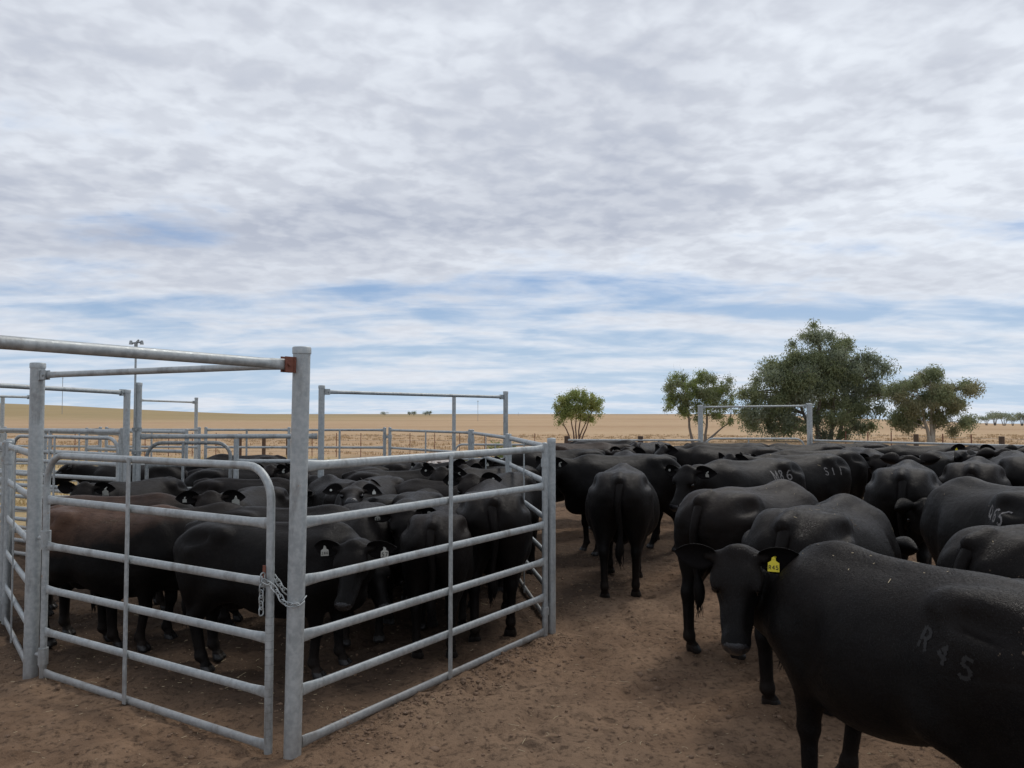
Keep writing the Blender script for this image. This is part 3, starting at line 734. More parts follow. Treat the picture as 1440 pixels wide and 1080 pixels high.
# tussocks of dry grass in the nearer paddock and along the yard edge
def tufts(name, label, cols, n, xr, yr, hh, seed, cond=None, cat='grass', w0=.012):
    r = np.random.default_rng(seed); x = r.uniform(*xr, n); y = r.uniform(*yr, n)
    k = fbm(x * .35, y * .35, seed, 3) > -.02
    x, y = x[k], y[k]; m = 9; n = len(x)
    bx = (x[:, None] + r.normal(0, .10, (n, m))).ravel(); by = (y[:, None] + r.normal(0, .10, (n, m))).ravel()
    if cond is not None:
        kk_ = cond(bx, by); bx, by = bx[kk_], by[kk_]
    z = ground_z(bx, by); h = r.uniform(.4, 1.1, len(bx)) * hh; a = r.uniform(0, 6.28, len(bx)); lx = r.normal(0, .35, len(bx)) * h; ly = r.normal(0, .35, len(bx)) * h
    w = w0 * r.uniform(.6, 1.4, len(bx)); d = np.stack([np.cos(a) * w, np.sin(a) * w, 0 * w], -1); b = np.stack([bx, by, z - .01], -1)
    mid = b + np.stack([lx * .4, ly * .4, h * .6], -1); top = b + np.stack([lx, ly, h], -1)
    V = np.stack([b - d, b + d, mid + d * .7, mid - d * .7, top + d * .1, top - d * .1], 1); nn = len(bx)
    Q = (np.array([(0, 1, 2, 3), (3, 2, 4, 5)])[None] + (np.arange(nn) * 6)[:, None, None]).reshape(-1, 4)
    kk_ = Mat(name); kk_.set(Base_Color=kk_.mix(kk_.noise(1.3, 3), *cols), Roughness=.85, Specular_IOR_Level=.2)
    o = link(name, np_mesh(name, V.reshape(-1, 3), Q, [kk_.m], smooth=False)); return tag(o, label, cat, kind='stuff')
tufts('dry_grass', 'dry golden grass standing beyond the yard fences', ((.42, .29, .16), (.58, .43, .26)), 6500, (-45, 45), (36, 70), .14, 5, w0=.02)
tufts('green_weeds', 'low green weeds growing behind the far rails', ((.10, .13, .035), (.28, .25, .10)), 2600, (-8, 22), (20, 34), .28, 8, lambda x, y: (x > 1.5) | (y > 31), w0=.016)
tufts('straw_stubble', 'pale straw stubble behind the left rails', ((.46, .35, .18), (.64, .51, .29)), 1500, (-22, -7.5), (13, 33), .22, 9, w0=.014)

# ------------------------------------------------------------------ galvanised yards
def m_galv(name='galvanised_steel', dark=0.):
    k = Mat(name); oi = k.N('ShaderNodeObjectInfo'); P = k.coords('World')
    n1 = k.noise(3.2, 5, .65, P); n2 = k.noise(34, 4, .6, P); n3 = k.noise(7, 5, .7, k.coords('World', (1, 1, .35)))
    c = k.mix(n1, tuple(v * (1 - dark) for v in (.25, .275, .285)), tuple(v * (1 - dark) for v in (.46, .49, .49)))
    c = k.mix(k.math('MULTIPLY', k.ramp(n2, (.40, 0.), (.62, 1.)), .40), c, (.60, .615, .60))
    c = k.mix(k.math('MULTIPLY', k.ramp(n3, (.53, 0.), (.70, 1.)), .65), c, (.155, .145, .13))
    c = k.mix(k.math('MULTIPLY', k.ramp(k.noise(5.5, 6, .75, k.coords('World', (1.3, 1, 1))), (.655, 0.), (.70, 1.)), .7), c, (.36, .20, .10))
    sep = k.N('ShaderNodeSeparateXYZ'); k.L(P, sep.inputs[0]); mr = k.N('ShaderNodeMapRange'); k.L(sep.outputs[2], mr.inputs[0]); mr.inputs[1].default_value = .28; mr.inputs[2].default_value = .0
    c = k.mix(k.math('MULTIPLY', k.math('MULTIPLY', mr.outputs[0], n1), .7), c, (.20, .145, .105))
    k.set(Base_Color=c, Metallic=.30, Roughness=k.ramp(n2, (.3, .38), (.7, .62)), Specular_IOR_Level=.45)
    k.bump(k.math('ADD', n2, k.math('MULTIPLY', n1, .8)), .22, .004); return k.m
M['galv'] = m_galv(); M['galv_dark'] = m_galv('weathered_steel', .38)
M['rust'] = Mat('rust').m
kk = Mat('rust'); kk.set(Base_Color=kk.mix(kk.noise(40, 5, .7), (.10, .035, .022), (.27, .10, .065)), Roughness=.85); kk.bump(kk.noise(90, 4), .5, .004); M['rust'] = kk.m
kk = Mat('old_timber'); kk.set(Base_Color=kk.mix(kk.noise(5, 5, .6, kk.coords(scale=(8, 8, .7))), (.045, .026, .018), (.15, .095, .065)), Roughness=.9); kk.bump(kk.noise(12, 4, .6, kk.coords(scale=(8, 8, .6))), .6, .01); M['timber'] = kk.m
ZS = (.04, .34, .65, .97, 1.31, 1.64)

def at(px, Y, z=0.):
    """metres across for a photo column at depth Y and height z"""
    p = R(2.2); dep = Y * math.cos(p) + (z - H) * math.sin(p)
    return Vector(((px - 720) / F * dep, Y, z))
def rail_pts(A, B, r):
    A, B = Vector(A), Vector(B); d = (B - A); L = d.length; d.normalize(); rs, ru = r
    t = [0, .03, .075, .14, L * .35, L * .65, L - .14, L - .075, L - .03, L]
    k = [(.55, 1.28), (.6, 1.25), (.82, 1.12), (1, 1), (1, 1), (1, 1), (1, 1), (.82, 1.12), (.6, 1.25), (.55, 1.28)]
    return [A + d * q for q in t], [(rs * a, ru * b) for a, b in k]
def rail(root, A, B, r=(.018, .029), name='rail', mat='galv', n=12):
    m = MB(); p, q = rail_pts(A, B, r); m.tube(p, q, n, up=(0, 0, 1)); return m.build(name, M[mat], root)
def tubeo(root, pts, r, name, mat='galv', n=12, up=None):
    m = MB(); m.tube(pts, r, n, up=up); return m.build(name, M[mat], root)

def post(P, h, r, label, lean=(0, 0), mat='galv', name='steel_post', cap=True, group=None, cat='post'):
    P = Vector(P); t = empty(name, P); tag(t, label, cat, group); top = Vector((lean[0], lean[1], h))
    m = MB(); m.tube([(0, 0, -.05), (0, 0, .02), top * .5, top], r, 20); m.build('pipe', M[mat], t)
    if cap:
        m = MB(); m.tube([top - Vector((0, 0, .03)), top + Vector((0, 0, .004)), top + Vector((0, 0, .010)), top + Vector((0, 0, .012))], [r * 1.09, r * 1.09, r * 1.0, r * .6], 20); m.build('cap', M[mat], t)
    return t
def panel(A, B, label, h=None, zs=ZS, r=(.018, .029), stay=True, group=None, rt=.026, name='livestock_fence', n=12, lugs=True, cat='fence panel', ends=(True, True)):
    A = Vector(A); B = Vector(B); A.z = 0; B.z = 0; L = (B - A); t = empty(name, A); tag(t, label, cat, group); u = L.normalized()
    e0, e1 = u * rt, L - u * rt; hh = zs[-1] + .045
    for e, on in ((e0, ends[0]), (e1, ends[1])):
        if not on: continue
        m = MB(); m.tube([e + Vector((0, 0, .0)), e + Vector((0, 0, hh * .5)), e + Vector((0, 0, hh))], rt, n + 2)
        m.tube([e + Vector((0, 0, hh)), e + Vector((0, 0, hh + .006)), e + Vector((0, 0, hh + .010))], [rt, rt * .9, rt * .4], n + 2); m.build('upright', M['galv'], t)
        if lugs:
            w = Vector((-u.y, u.x, 0))
            for z in (.22, hh - .17):
                m = MB(); m.tube([e + Vector((0, 0, z - .035)), e + Vector((0, 0, z + .035))], rt * 1.28, n + 2)
                m.box(e + (u * (-1 if e is e0 else 1)) * rt * 1.5 + Vector((0, 0, z)), (.03, .012, .05), rz=math.atan2(u.y, u.x)); m.build('pin_lug', M['galv'], t)
    for z in zs: rail(t, e0 + u * rt * .8 + Vector((0, 0, z)), e1 - u * rt * .8 + Vector((0, 0, z)), r, n=n)
    if stay:
        w = Vector((-u.y, u.x, 0)); c = L * .5 + w * (-.030 if w.y > 0 else .030)
        m = MB(); m.box(c + Vector((0, 0, (zs[0] + zs[-1]) / 2 - .005)), (.036, .010, zs[-1] - zs[0] + .02), rz=math.atan2(u.y, u.x)); m.build('stay', M['galv'], t)
    return t
def gate(A, B, label, zs=ZS, r=(.017, .027), rt=.024, rc=.17, group=None, stay=True, hinge=True, marks=False, z0=.0, n=12, mat='galv'):
    A = Vector(A); B = Vector(B); A.z = 0; B.z = 0; L = B - A; t = empty('yard_gate', A); tag(t, label, 'gate', group); u = L.normalized(); ln = L.length
    Z = lambda v: Vector((0, 0, v)); top = zs[-1]; pts = [Z(z0), Z(.5), Z(top - rc)]
    for i in range(1, 9): a = i / 8 * math.pi / 2; pts.append(u * (rc - rc * math.cos(a)) + Z(top - rc + rc * math.sin(a)))
    pts += [u * (ln * .5) + Z(top)]
    for i in range(0, 9): a = i / 8 * math.pi / 2; pts.append(u * (ln - rc + rc * math.sin(a)) + Z(top - rc + rc * math.cos(a)))
    pts += [u * ln + Z(.5), u * ln + Z(z0)]
    w = Vector((-u.y, u.x, 0)); m = MB(); m.tube(pts, rt, n + 2, up=w); m.build('frame', M[mat], t)
    for z in zs[:-1]: rail(t, u * rt * .7 + Z(z), u * (ln - rt * .7) + Z(z), r, n=n, mat=mat)
    if stay:
        c = u * (ln * .44) + w * (-.030 if w.y > 0 else .030)
        m = MB(); m.box(c + Z((zs[0] + top) / 2), (.034, .010, top - zs[0] + .03), rz=math.atan2(u.y, u.x)); m.build('stay', M[mat], t)
    if hinge:
        for z in (.16, 1.02):
            m = MB(); m.tube([Z(z - .06), Z(z + .06)], rt * 1.45, n + 2); m.tube([Z(z), -u * .09 + Z(z)], .016, 10); m.tube([Z(z - .075), Z(z - .06)], rt * 1.2, n + 2)
            m.build('hinge', M[mat], t)
    if marks:
        for i in range(16):
            m = MB(); z = .10 + i * .045; m.tube([u * ln + Z(z - .0016), u * ln + Z(z + .0016)], rt * 1.03, 16, up=w); m.build('stamped_band', M['galv_dark'], t)
    return t
def bar(A, B, label, r=.028, bracketA=True, bracketB=True, rusty=False, group=None, name='overhead_bar'):
    """header pipe with flattened ends bolted to a lug"""
    A = Vector(A); B = Vector(B); t = empty(name, A); tag(t, label, 'overhead bar', group); L = B - A; ln = L.length; u = L.normalized()
    ts = [.05, .10, .17, .25, ln * .5, ln - .25, ln - .17, ln - .10, ln - .05]; k = [(.32, 1.15), (.36, 1.15), (.75, 1.08), (1, 1), (1, 1), (1, 1), (.75, 1.08), (.36, 1.15), (.32, 1.15)]
    m = MB(); m.tube([u * q for q in ts], [(r * a, r * b) for a, b in k], 14, up=(0, 0, 1)); m.build('pipe', M['galv'], t)
    for s, e, on in ((1, Vector((0, 0, 0)), bracketA), (-1, L, bracketB)):
        if not on: continue
        ang = math.atan2(u.y, u.x); w = Vector((-u.y, u.x, 0))
        m = MB(); m.box(e + u * s * .030 - w * .016, (.085, .010, r * 3.2), rz=ang); m.box(e + u * s * .030 + w * .016, (.085, .010, r * 3.2), rz=ang)
        m.box(e + u * s * .004, (.012, .05, r * 3.2), rz=ang)
        for q in (-1, 1): m.tube([e + u * s * .05 + w * q * .012, e + u * s * .05 + w * q * .032], .011, 6)
        m.build('bracket', M['rust' if rusty else 'galv'], t)
    return t

FP = Vector((-1.262, 4.50, 0)); LP = at(43, 5.84); LP.z = 0; RP = at(776, 6.92); RP.z = 0
post(FP, 2.33, .050, 'tall galvanised corner post nearest the camera, chain looped around it', lean=(.030, 0))
post(LP, 2.325, .050, 'tall galvanised post at hinge side of the nearest gate', lean=(.0, 0))
HG = at(60, 5.76); HG.z = 0; LG = at(377, 4.50); LG.z = 0
gate(HG, LG, 'large rounded six rail gate standing nearest, chained to corner post', marks=True, rc=.20)
bar(FP + Vector((-.012, -.045, 2.232)), (-2.72, 1.70, 2.232), 'thick overhead pipe running from corner post toward the camera', .028, rusty=True)
post((-2.75, 1.64, 0), 2.33, .050, 'tall galvanised post carrying near end of thick overhead pipe')
bar(LP + Vector((.05, -.03, 2.24)), FP + Vector((-.035, .03, 2.235)), 'overhead pipe above the nearest chained gate', .022, bracketB=False)
# right-hand panel of the near pen, and the run of panels behind it
PA = FP + Vector((.012, .018, 0)); panel(PA, RP - Vector((.05, .07, 0)), 'six rail galvanised panel right of the tall corner post', ends=(False, True))
post(RP, 1.72, .036, 'short steel post clamped between two panels beside the cattle lane', cap=True)
P1 = at(714, 9.8); P1.z = 0; P2 = at(664, 12.5); P2.z = 0; P3 = at(545, 14.5); P4 = at(410, 14.6); P5 = at(283, 14.7); P6 = at(143, 14.9); P7 = at(0, 15.2); P8 = at(-150, 15.4)
for p in (P3, P4, P5, P6, P7, P8): p.z = 0
panel(RP + Vector((.0, .06, 0)), P1 - Vector((-.02, .05, 0)), 'panel running back from short clamped post along the lane')
panel(P1 + Vector((0, .03, 0)), P2 - Vector((0, .05, 0)), 'short panel beyond the lane panel, meeting the back row', r=(.016, .024))
def gap(a, b, q=.035): u = (b - a).normalized(); return a + u * q, b - u * q
BR = 'back row of pen panels'
for a, b, lb in ((P2, P3, 'back row panel under the wide far arch'), (P3, P4, 'back row panel just right of the tall corner post'), (P4, P5, 'back row panel in front of the two dark timber posts'),
                 (P5, P6, 'back row panel left of the lone far arch post'), (P6, P7, 'back row panel seen through the left gate maze'), (P7, P8, 'back row panel at the left picture edge')):
    a, b = gap(a, b); panel(a, b, lb, r=(.015, .022), group=BR, n=8, rt=.030)
# left side of the near pen
Q1 = at(6, 7.25); Q1.z = 0
panel(LP + Vector((-.05, .05, 0)), Q1, 'panel angling back from left post at the left edge')
post(at(8, 7.30), 1.70, .034, 'short steel post at left picture edge, joining two panels')
Q2 = at(-190, 8.4); Q2.z = 0
panel(Q1 + Vector((-.06, .07, 0)), Q2, 'panel leaving the picture at the left edge')
# gate posts and arches behind
T1 = at(174, 9.75); T1.z = 0; T2 = at(190, 9.95); T2.z = 0; T3 = at(450, 10.1); T3.z = 0; T4 = at(711, 12.8); T4.z = 0; T5 = at(638, 15.4); T5.z = 0; T6 = at(274, 18.8); T6.z = 0
post(T1, 2.24, .040, 'left one of the paired posts behind the near gate'); post(T2, 2.34, .044, 'right one of the paired posts, thin pole fixed to it')
post(T3, 2.31, .040, 'tall post at left foot of the wide far arch'); post(T4, 2.31, .040, 'tall post at right foot of the wide far arch')
post(T5, 2.33, .038, 'slim tall post standing inside the wide far arch'); post(T6, 2.33, .040, 'lone tall arch post right of the paired posts')
bar(T3 + Vector((.04, 0, 2.235)), T4 + Vector((-.04, 0, 2.225)), 'overhead pipe of the wide arch behind the pen', .024)
bar(at(-60, 7.3, 2.24), T1 + Vector((-.035, 0, 2.215)), 'overhead pipe running from left edge to the paired posts', .026)
post(Vector((at(-62, 7.26).x, 7.26, 0)), 2.33, .040, 'post holding left end of the overhead pipe, outside the picture')
bar(at(-40, 12.4, 2.24), at(44, 13.6, 2.24), 'short overhead pipe behind the tall left post', .022)
post(Vector((at(47, 13.7).x, 13.7, 0)), 2.30, .036, 'far post hidden behind the tall left post'); post(Vector((at(0, 16.5).x, 16.5, 0)), 2.33, .040, 'far post at the left picture edge')
bar(at(196, 16.5, 2.235), T6 + Vector((-.04, 0, 2.225)), 'thin overhead pipe ending at the lone arch post', .022)
# header-height panel between the paired posts and the far arch, with a gate hung under it
u = (T3 - T2).normalized(); mid = T2 + (T3 - T2) * .535
bm_ = empty('rail_fence', T2); tag(bm_, 'two rail fence from the paired posts to the wide far arch', 'rail fence')
rail(bm_, u * .05 + Vector((0, 0, 1.655)), (T3 - T2) - u * .05 + Vector((0, 0, 1.655)), (.022, .032), n=10)
for z in (.34, .65, .97, 1.33): rail(bm_, (mid - T2) + u * .02 + Vector((0, 0, z)), (T3 - T2) - u * .05 + Vector((0, 0, z)), (.018, .027), n=10)
tubeo(bm_, [mid - T2, mid - T2 + Vector((0, 0, 1.62))], .034, 'upright')
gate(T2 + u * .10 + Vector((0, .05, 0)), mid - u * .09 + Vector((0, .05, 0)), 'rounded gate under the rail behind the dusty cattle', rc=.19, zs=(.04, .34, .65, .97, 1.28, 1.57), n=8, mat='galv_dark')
G1, G2 = at(14, 10.7), T1 - Vector((.07, .05, 0)); G1.z = 0
gate(G1, G2, 'rounded gate hung left of the paired posts', rc=.2, n=10)
panel(at(-20, 12.1), at(170, 10.6), 'tall panel just behind the rounded left gate', zs=(.04, .36, .70, 1.04, 1.38, 1.70), n=10, r=(.02, .03))
panel(at(60, 13.2), at(168, 11.9), 'first inner race panel behind the left gate', n=8)
panel(at(118, 14.0), at(262, 13.0), 'second inner race panel near the lone arch post', n=8)
panel(at(-40, 13.9), at(58, 12.7), 'third inner race panel left of the tall left post', n=8)
# small low gate with white-grey rails at the back right of the pen
gate(at(640, 17.2), at(770, 17.0), 'low pale rounded gate in front of the green bushes', zs=(.10, .38, .66, .94, 1.26), rc=.16, n=8)
# pole on the paired post
t = empty('thin_pole', T2 + Vector((-.012, -.062, 0))); tag(t, 'thin pole clamped to the paired posts, forked fitting on top', 'pole')
tubeo(t, [(0, 0, .9), (0, 0, 2.80)], .013, 'rod')
m = MB(); m.tube([(0, 0, 2.78), (0, 0, 2.86)], .022, 8); m.tube([(-.06, 0, 2.855), (.07, -.01, 2.87)], .011, 8)
for x in (-.065, .075): m.tube([(x, 0, 2.84), (x, 0, 2.89)], [.026, .016], 8)
m.tube([(0, 0, 2.86), (.02, .03, 2.90)], .013, 8); m.build('fitting', M['galv_dark'], t)
for z in (1.45, 1.75):
    m = MB(); m.tube([(0, .0, z - .02), (0, .0, z + .02)], .030, 10); m.tube([(.012, .062, z - .022), (.012, .062, z + .022)], .052, 14); m.build('clamp', M['galv_dark'], t)

# chain from the gate to the corner post
def chain():
    w = .0042; t = empty('steel_chain', (FP.x, FP.y, .87)); tag(t, 'steel link chain looped from gate end around the corner post', 'chain')
    def spline(P, n=400):
        P = [Vector(p) for p in P]; P = [P[0] * 2 - P[1]] + P + [P[-1] * 2 - P[-2]]; out = []
        for i in range(1, len(P) - 2):
            for j in range(40):
                s = j / 40; a, b, c, d = P[i - 1:i + 3]
                out.append(.5 * ((2 * b) + (c - a) * s + (2 * a - 5 * b + 4 * c - d) * s * s + (-a + 3 * b - 3 * c + d) * s ** 3))
        return out
    def run(P, flip=0):
        S = spline(P); acc = 0; step = .033; last = None; k = flip; nxt = 0
        for a, b in zip(S[:-1], S[1:]):
            acc += (b - a).length
            if acc < nxt: continue
            nxt += step; d = (b - a).normalized(); ref = Vector((0, -1, 0)) if abs(d.y) < .8 else Vector((1, 0, 0))
            s1 = d.cross(ref).normalized(); s2 = d.cross(s1); ang = R(35 if k % 2 else -55); side = s1 * math.cos(ang) + s2 * math.sin(ang); k += 1
            ring = []
            for i in range(15):
                q = 2 * math.pi * i / 14; ring.append(a + d * (math.cos(q) * .0130 + (.011 if math.cos(q) > 0 else -.011)) + side * math.sin(q) * .0145)
            m = MB(); m.tube(ring, w, 6, cap=False, up=d.cross(side)); m.v = [tuple(Vector(v) - Vector((FP.x, FP.y, .87))) for v in m.v]; m.build('link', M['galv'], t)
    g0 = LG; r = .058; f = FP
    run([(g0.x - .012, g0.y - .045, .985), (g0.x + .02, g0.y - .040, .965), (g0.x + .07, f.y - .045, .905), (f.x - .045, f.y - .052, .872), (f.x + .01, f.y - .060, .855), (f.x + .045, f.y - .045, .862), (f.x + .064, f.y - .005, .885)])
    run([(g0.x + .02, g0.y + .035, .99), (g0.x + .06, f.y + .03, .935), (f.x - .05, f.y + .035, .905)], 1)
    run([(g0.x - .034, g0.y - .030, 1.01), (g0.x - .040, g0.y - .030, .92), (g0.x - .040, g0.y - .030, .79)])
    m = MB(); m.box((g0.x - f.x - .030, g0.y - f.y - .012, .16), (.018, .010, .085)); m.build('keeper_plate', M['rust'], t)
chain()

# far rail of the right-hand yard: timber posts, a pipe arch with a gate, then pipe rail to the right
RZ = 1.29
def yard_rail(A, B, label, sup, timber=True, r=.026, rails=(RZ, .92, .55)):
    A = Vector(A); B = Vector(B); t = empty('rail_fence', (A.x, A.y, 0)); tag(t, label, 'rail fence', 'far rails of the right yard'); L = Vector((B.x - A.x, B.y - A.y, 0))
    for z in rails: rail(t, Vector((0, -.05, z)), L + Vector((0, -.05, z)), (r * .8, r), n=8)
    for q in sup:
        c = L * q
        if timber: m = MB(); m.tube([c + Vector((0, 0, -.1)), c + Vector((0, 0, RZ * .6)), c + Vector((.01, 0, RZ + .10))], [.075, .070, .068], 10); m.build('timber_post', M['timber'], t)
        else: m = MB(); m.tube([c, c + Vector((0, 0, RZ + .0))], .022, 8); m.build('upright', M['galv_dark'], t)
    return t
E1, E2, E3, E4 = at(797, 19.2), at(986, 19.1), at(1140, 19.0), at(1500, 15.2)
yard_rail(E1, E2, 'far rail on two timber posts behind the herd', (0.0, .55))
post(Vector((E2.x, E2.y, 0)), 2.15, .062, 'left post of the far arch before the big tree'); post(Vector((E3.x, E3.y, 0)), 2.19, .066, 'right post of the far arch before the big tree')
bar(Vector((E2.x + .05, E2.y, 2.11)), Vector((E3.x - .05, E3.y, 2.14)), 'thin overhead pipe of the far arch before the big tree', .024)
gate(Vector((E2.x + .10, E2.y, 0)), Vector((E3.x - .14, E3.y, 0)), 'wide rounded gate under the far arch behind the herd', zs=(.10, .40, .70, 1.0, 1.33), rc=.22, n=8, hinge=False)
yard_rail(Vector((E3.x + .08, E3.y, 0)), E4, 'far pipe rail running right from the arch', (.20, .42, .60, .78), timber=False, r=.024)
# post-and-wire fence along the paddock
def wire_fence(A, B, n, label, timber=(), h=1.05):
    A = Vector(A); B = Vector(B); A.z = B.z = 0; t = empty('wire_fence', A); tag(t, label, 'wire fence', 'wire fences along the paddock'); L = B - A
    for i in range(n + 1):
        c = L * (i / n); m = MB()
        if i in timber: m.tube([c + Vector((0, 0, -.1)), c + Vector((0, 0, h + .02))], .085, 9); m.build('timber_post', M['timber'], t)
        else: m.box(c + Vector((0, 0, h / 2)), (.028, .028, h + .12)); m.build('star_picket', M['rust'], t)
    for z in (.25, .5, .75, h - .06): tubeo(t, [Vector((0, .02, z)), L + Vector((0, .02, z))], .004, 'wire', 'galv_dark', 5)
wire_fence(at(-120, 36), at(752, 34), 26, 'wire fence with dark timber posts behind the left pens', (14, 15, 16), 1.02)
wire_fence(at(1190, 30), at(1560, 22), 9, 'wire fence with pickets beyond the right end of the yard', (3, 6), 1.2)
# pale rubble heap by the back rails
def rubble():
    n = 160; x = rng.uniform(-6.5, -1.6, n); y = rng.uniform(28.5, 31.5, n); m = MB()
    ico = [(-1, 0, 0), (1, 0, 0), (0, -1, 0), (0, 1, 0), (0, 0, 1), (0, 0, -1)]
    for a, b in zip(x, y):
        r = random.uniform(.04, .22); v = [(a + p[0] * r * random.uniform(.7, 1.5), b + p[1] * r, float(ground_z(a, b)) + r * .3 + p[2] * r * .6) for p in ico]
        m.add(v, [(0, 2, 4), (2, 1, 4), (1, 3, 4), (3, 0, 4), (2, 0, 5), (1, 2, 5), (3, 1, 5), (0, 3, 5)], 0, False)
    tag(m.build('pale_rubble', simple('pale_stone', (.50, .45, .41), .9)), 'pale broken stones lying on dirt behind the penned cattle', 'rubble', kind='stuff')
rubble()

# ------------------------------------------------------------------ trees
def m_leaf(name, c1, c2):
    k = Mat(name); k.set(Base_Color=k.mix(k.noise(.9, 4, .7), c1, c2), Roughness=.55, Specular_IOR_Level=.35)
    tr = k.N('ShaderNodeBsdfTranslucent'); tr.inputs[0].default_value = (*[min(1, v * 1.5) for v in c2], 1); ms = k.N('ShaderNodeMixShader'); ms.inputs[0].default_value = .35
    k.L(k.b.outputs[0], ms.inputs[1]); k.L(tr.outputs[0], ms.inputs[2]); k.L(ms.outputs[0], k.o.inputs[0]); return k.m
def m_bark(name, c1, c2):
    k = Mat(name); k.set(Base_Color=k.mix(k.noise(3, 5, .6, k.coords(scale=(3, 3, .6))), c1, c2), Roughness=.85); k.bump(k.noise(14, 4), .6, .03); return k.m
M['bark'] = m_bark('gum_bark', (.10, .082, .068), (.26, .22, .185)); M['bark_pale'] = m_bark('pale_bark', (.26, .22, .18), (.46, .41, .34)); M['bark_red'] = m_bark('red_twigs', (.10, .06, .045), (.19, .12, .09))
def tree(name, P, label, cat, stems, blobs, nleaf, leaf, mats, seed, clump=.42, bark='bark', r0=.12, droop=.6, shell=.35, group=None, twig=.03):
    """stems: [(dx, dy, top z, dx top)], blobs: crown volumes (x, y, z, rx, ry, rz, weight)"""
    r = np.random.default_rng(seed); rd = random.Random(seed); P = Vector(P); P.z = float(ground_z(P.x, P.y)) - .05
    t = empty(name, P); tag(t, label, cat, group)
    W = np.array([b[6] * b[3] * b[4] * b[5] for b in blobs]); W = W / W.sum()
    # clump centres, pushed outward, with irregular size
    tot = sum((b[3] * b[4] * b[5]) for b in blobs); nc = max(14, int(4.2 * tot / clump ** 3 * .30)); cc = []
    for i in range(nc):
        b = blobs[r.choice(len(blobs), p=W)]; d = r.normal(size=3); d /= np.linalg.norm(d); q = (shell + (1 - shell) * r.random()) ** .6
        cc.append([b[0] + d[0] * b[3] * q, b[1] + d[1] * b[4] * q, b[2] + d[2] * b[5] * q, clump * r.uniform(.55, 1.25)])
    cc = np.array(cc)
    trunks = []; mb = MB()
    for sx, sy, tz, tx in stems:
        n = 7; pts = [Vector((sx + (tx - sx) * (i / n) ** 1.1 + .04 * tz * .3 * math.sin(i * 1.7 + sx * 9), sy * (1 + .6 * i / n), tz * i / n)) for i in range(n + 1)]
        mb.tube(pts, [r0 * (1 - .75 * i / n) * (1.35 if i == 0 else 1) for i in range(n + 1)], 9); trunks.append(pts)
    mb.build('trunk', M[bark], t)
    mb = MB()
    for c in cc:
        if rd.random() > .6: continue
        C = Vector(c[:3]); best = min(((q, tr) for tr in trunks for q in tr[1:]), key=lambda e: (e[0] - C).length + (2.5 if e[0].z > C.z - .15 else 0)); A = best[0]
        md = (A + C) / 2 + Vector((rd.uniform(-.2, .2), rd.uniform(-.2, .2), rd.uniform(-.05, .25))) * (C - A).length * .5
        rr = twig * min(1.6, .5 + (C - A).length * .4); mb.tube([A, (A + md) / 2 + Vector((0, 0, .03)), md, (md + C) / 2, C], [rr * 1.25, rr, rr * .8, rr * .5, rr * .22], 5, 0, False)
        for j in range(3):
            e = C + Vector((rd.gauss(0, 1), rd.gauss(0, 1), rd.gauss(0, 1))) * c[3] * .8; mb.tube([md * .3 + C * .7, (C + e) / 2, e], [rr * .35, rr * .25, rr * .08], 4, 0, False)
    mb.build('branches', M[bark], t)
    # leaves
    wc = cc[:, 3] ** 2.2; pick = r.choice(len(cc), nleaf, p=wc / wc.sum()); c = cc[pick]
    d = r.normal(size=(nleaf, 3)); d /= np.linalg.norm(d, axis=1)[:, None]; q = r.random(nleaf)[:, None] ** .45
    p = c[:, :3] + d * (np.minimum(np.abs(r.normal(0, .52, nleaf)), .86)[:, None] + .12) * c[:, 3:4] * np.array([1.1, 1.1, .95]); p[:, 2] -= np.abs(r.normal(0, 1, nleaf)) * droop * .18
    ax = r.normal(size=(nleaf, 3)); ax[:, 2] -= droop * 1.7; ax /= np.linalg.norm(ax, axis=1)[:, None]
    sd = np.cross(ax, r.normal(size=(nleaf, 3))); sd /= np.linalg.norm(sd, axis=1)[:, None]
    L = leaf * r.uniform(.6, 1.35, nleaf)[:, None]; w = L * .20
    nrm = np.cross(ax, sd) * L * .12
    V = np.stack([p, p + ax * L * .45 + sd * w + nrm, p + ax * L, p + ax * L * .45 - sd * w + nrm], 1)
    Q = np.arange(nleaf * 4).reshape(-1, 4); mi = (r.random(len(cc)) < .5).astype(int)[pick]
    link('crown', np_mesh('crown', V.reshape(-1, 3), Q, [M[x] for x in mats], mi, smooth=False), t); return t
M['leaf_a'] = m_leaf('leaf_olive', (.12, .145, .078), (.25, .28, .15)); M['leaf_b'] = m_leaf('leaf_grey', (.125, .148, .105), (.265, .30, .205))
M['leaf_c'] = m_leaf('leaf_fresh', (.12, .16, .05), (.27, .32, .115)); M['leaf_d'] = m_leaf('leaf_yellowish', (.18, .21, .06), (.36, .39, .15))
M['leaf_e'] = m_leaf('leaf_brownish', (.14, .14, .08), (.29, .28, .16))
tree('gum_sapling', at(811, 50), 'small leafy sapling with many thin stems behind the timber post', 'tree', [(-.15, 0, 2.9, -.5), (.12, .1, 3.1, .35), (-.05, 0, 2.6, -.05), (.25, 0, 2.4, 1.1), (-.3, .1, 2.2, -1.2), (.05, .1, 2.2, .9)],
     [(0, 0, 2.75, 1.45, 1.25, 1.0, 1), (-.85, .1, 2.45, .9, .9, 1.0, .9), (.85, 0, 2.5, .85, .9, .95, .9), (0, 0, 1.9, 1.2, 1, .5, .35)], 14000, .125, ('leaf_c', 'leaf_d'), 3, .34, 'bark_red', .06, .5, .2, twig=.018)
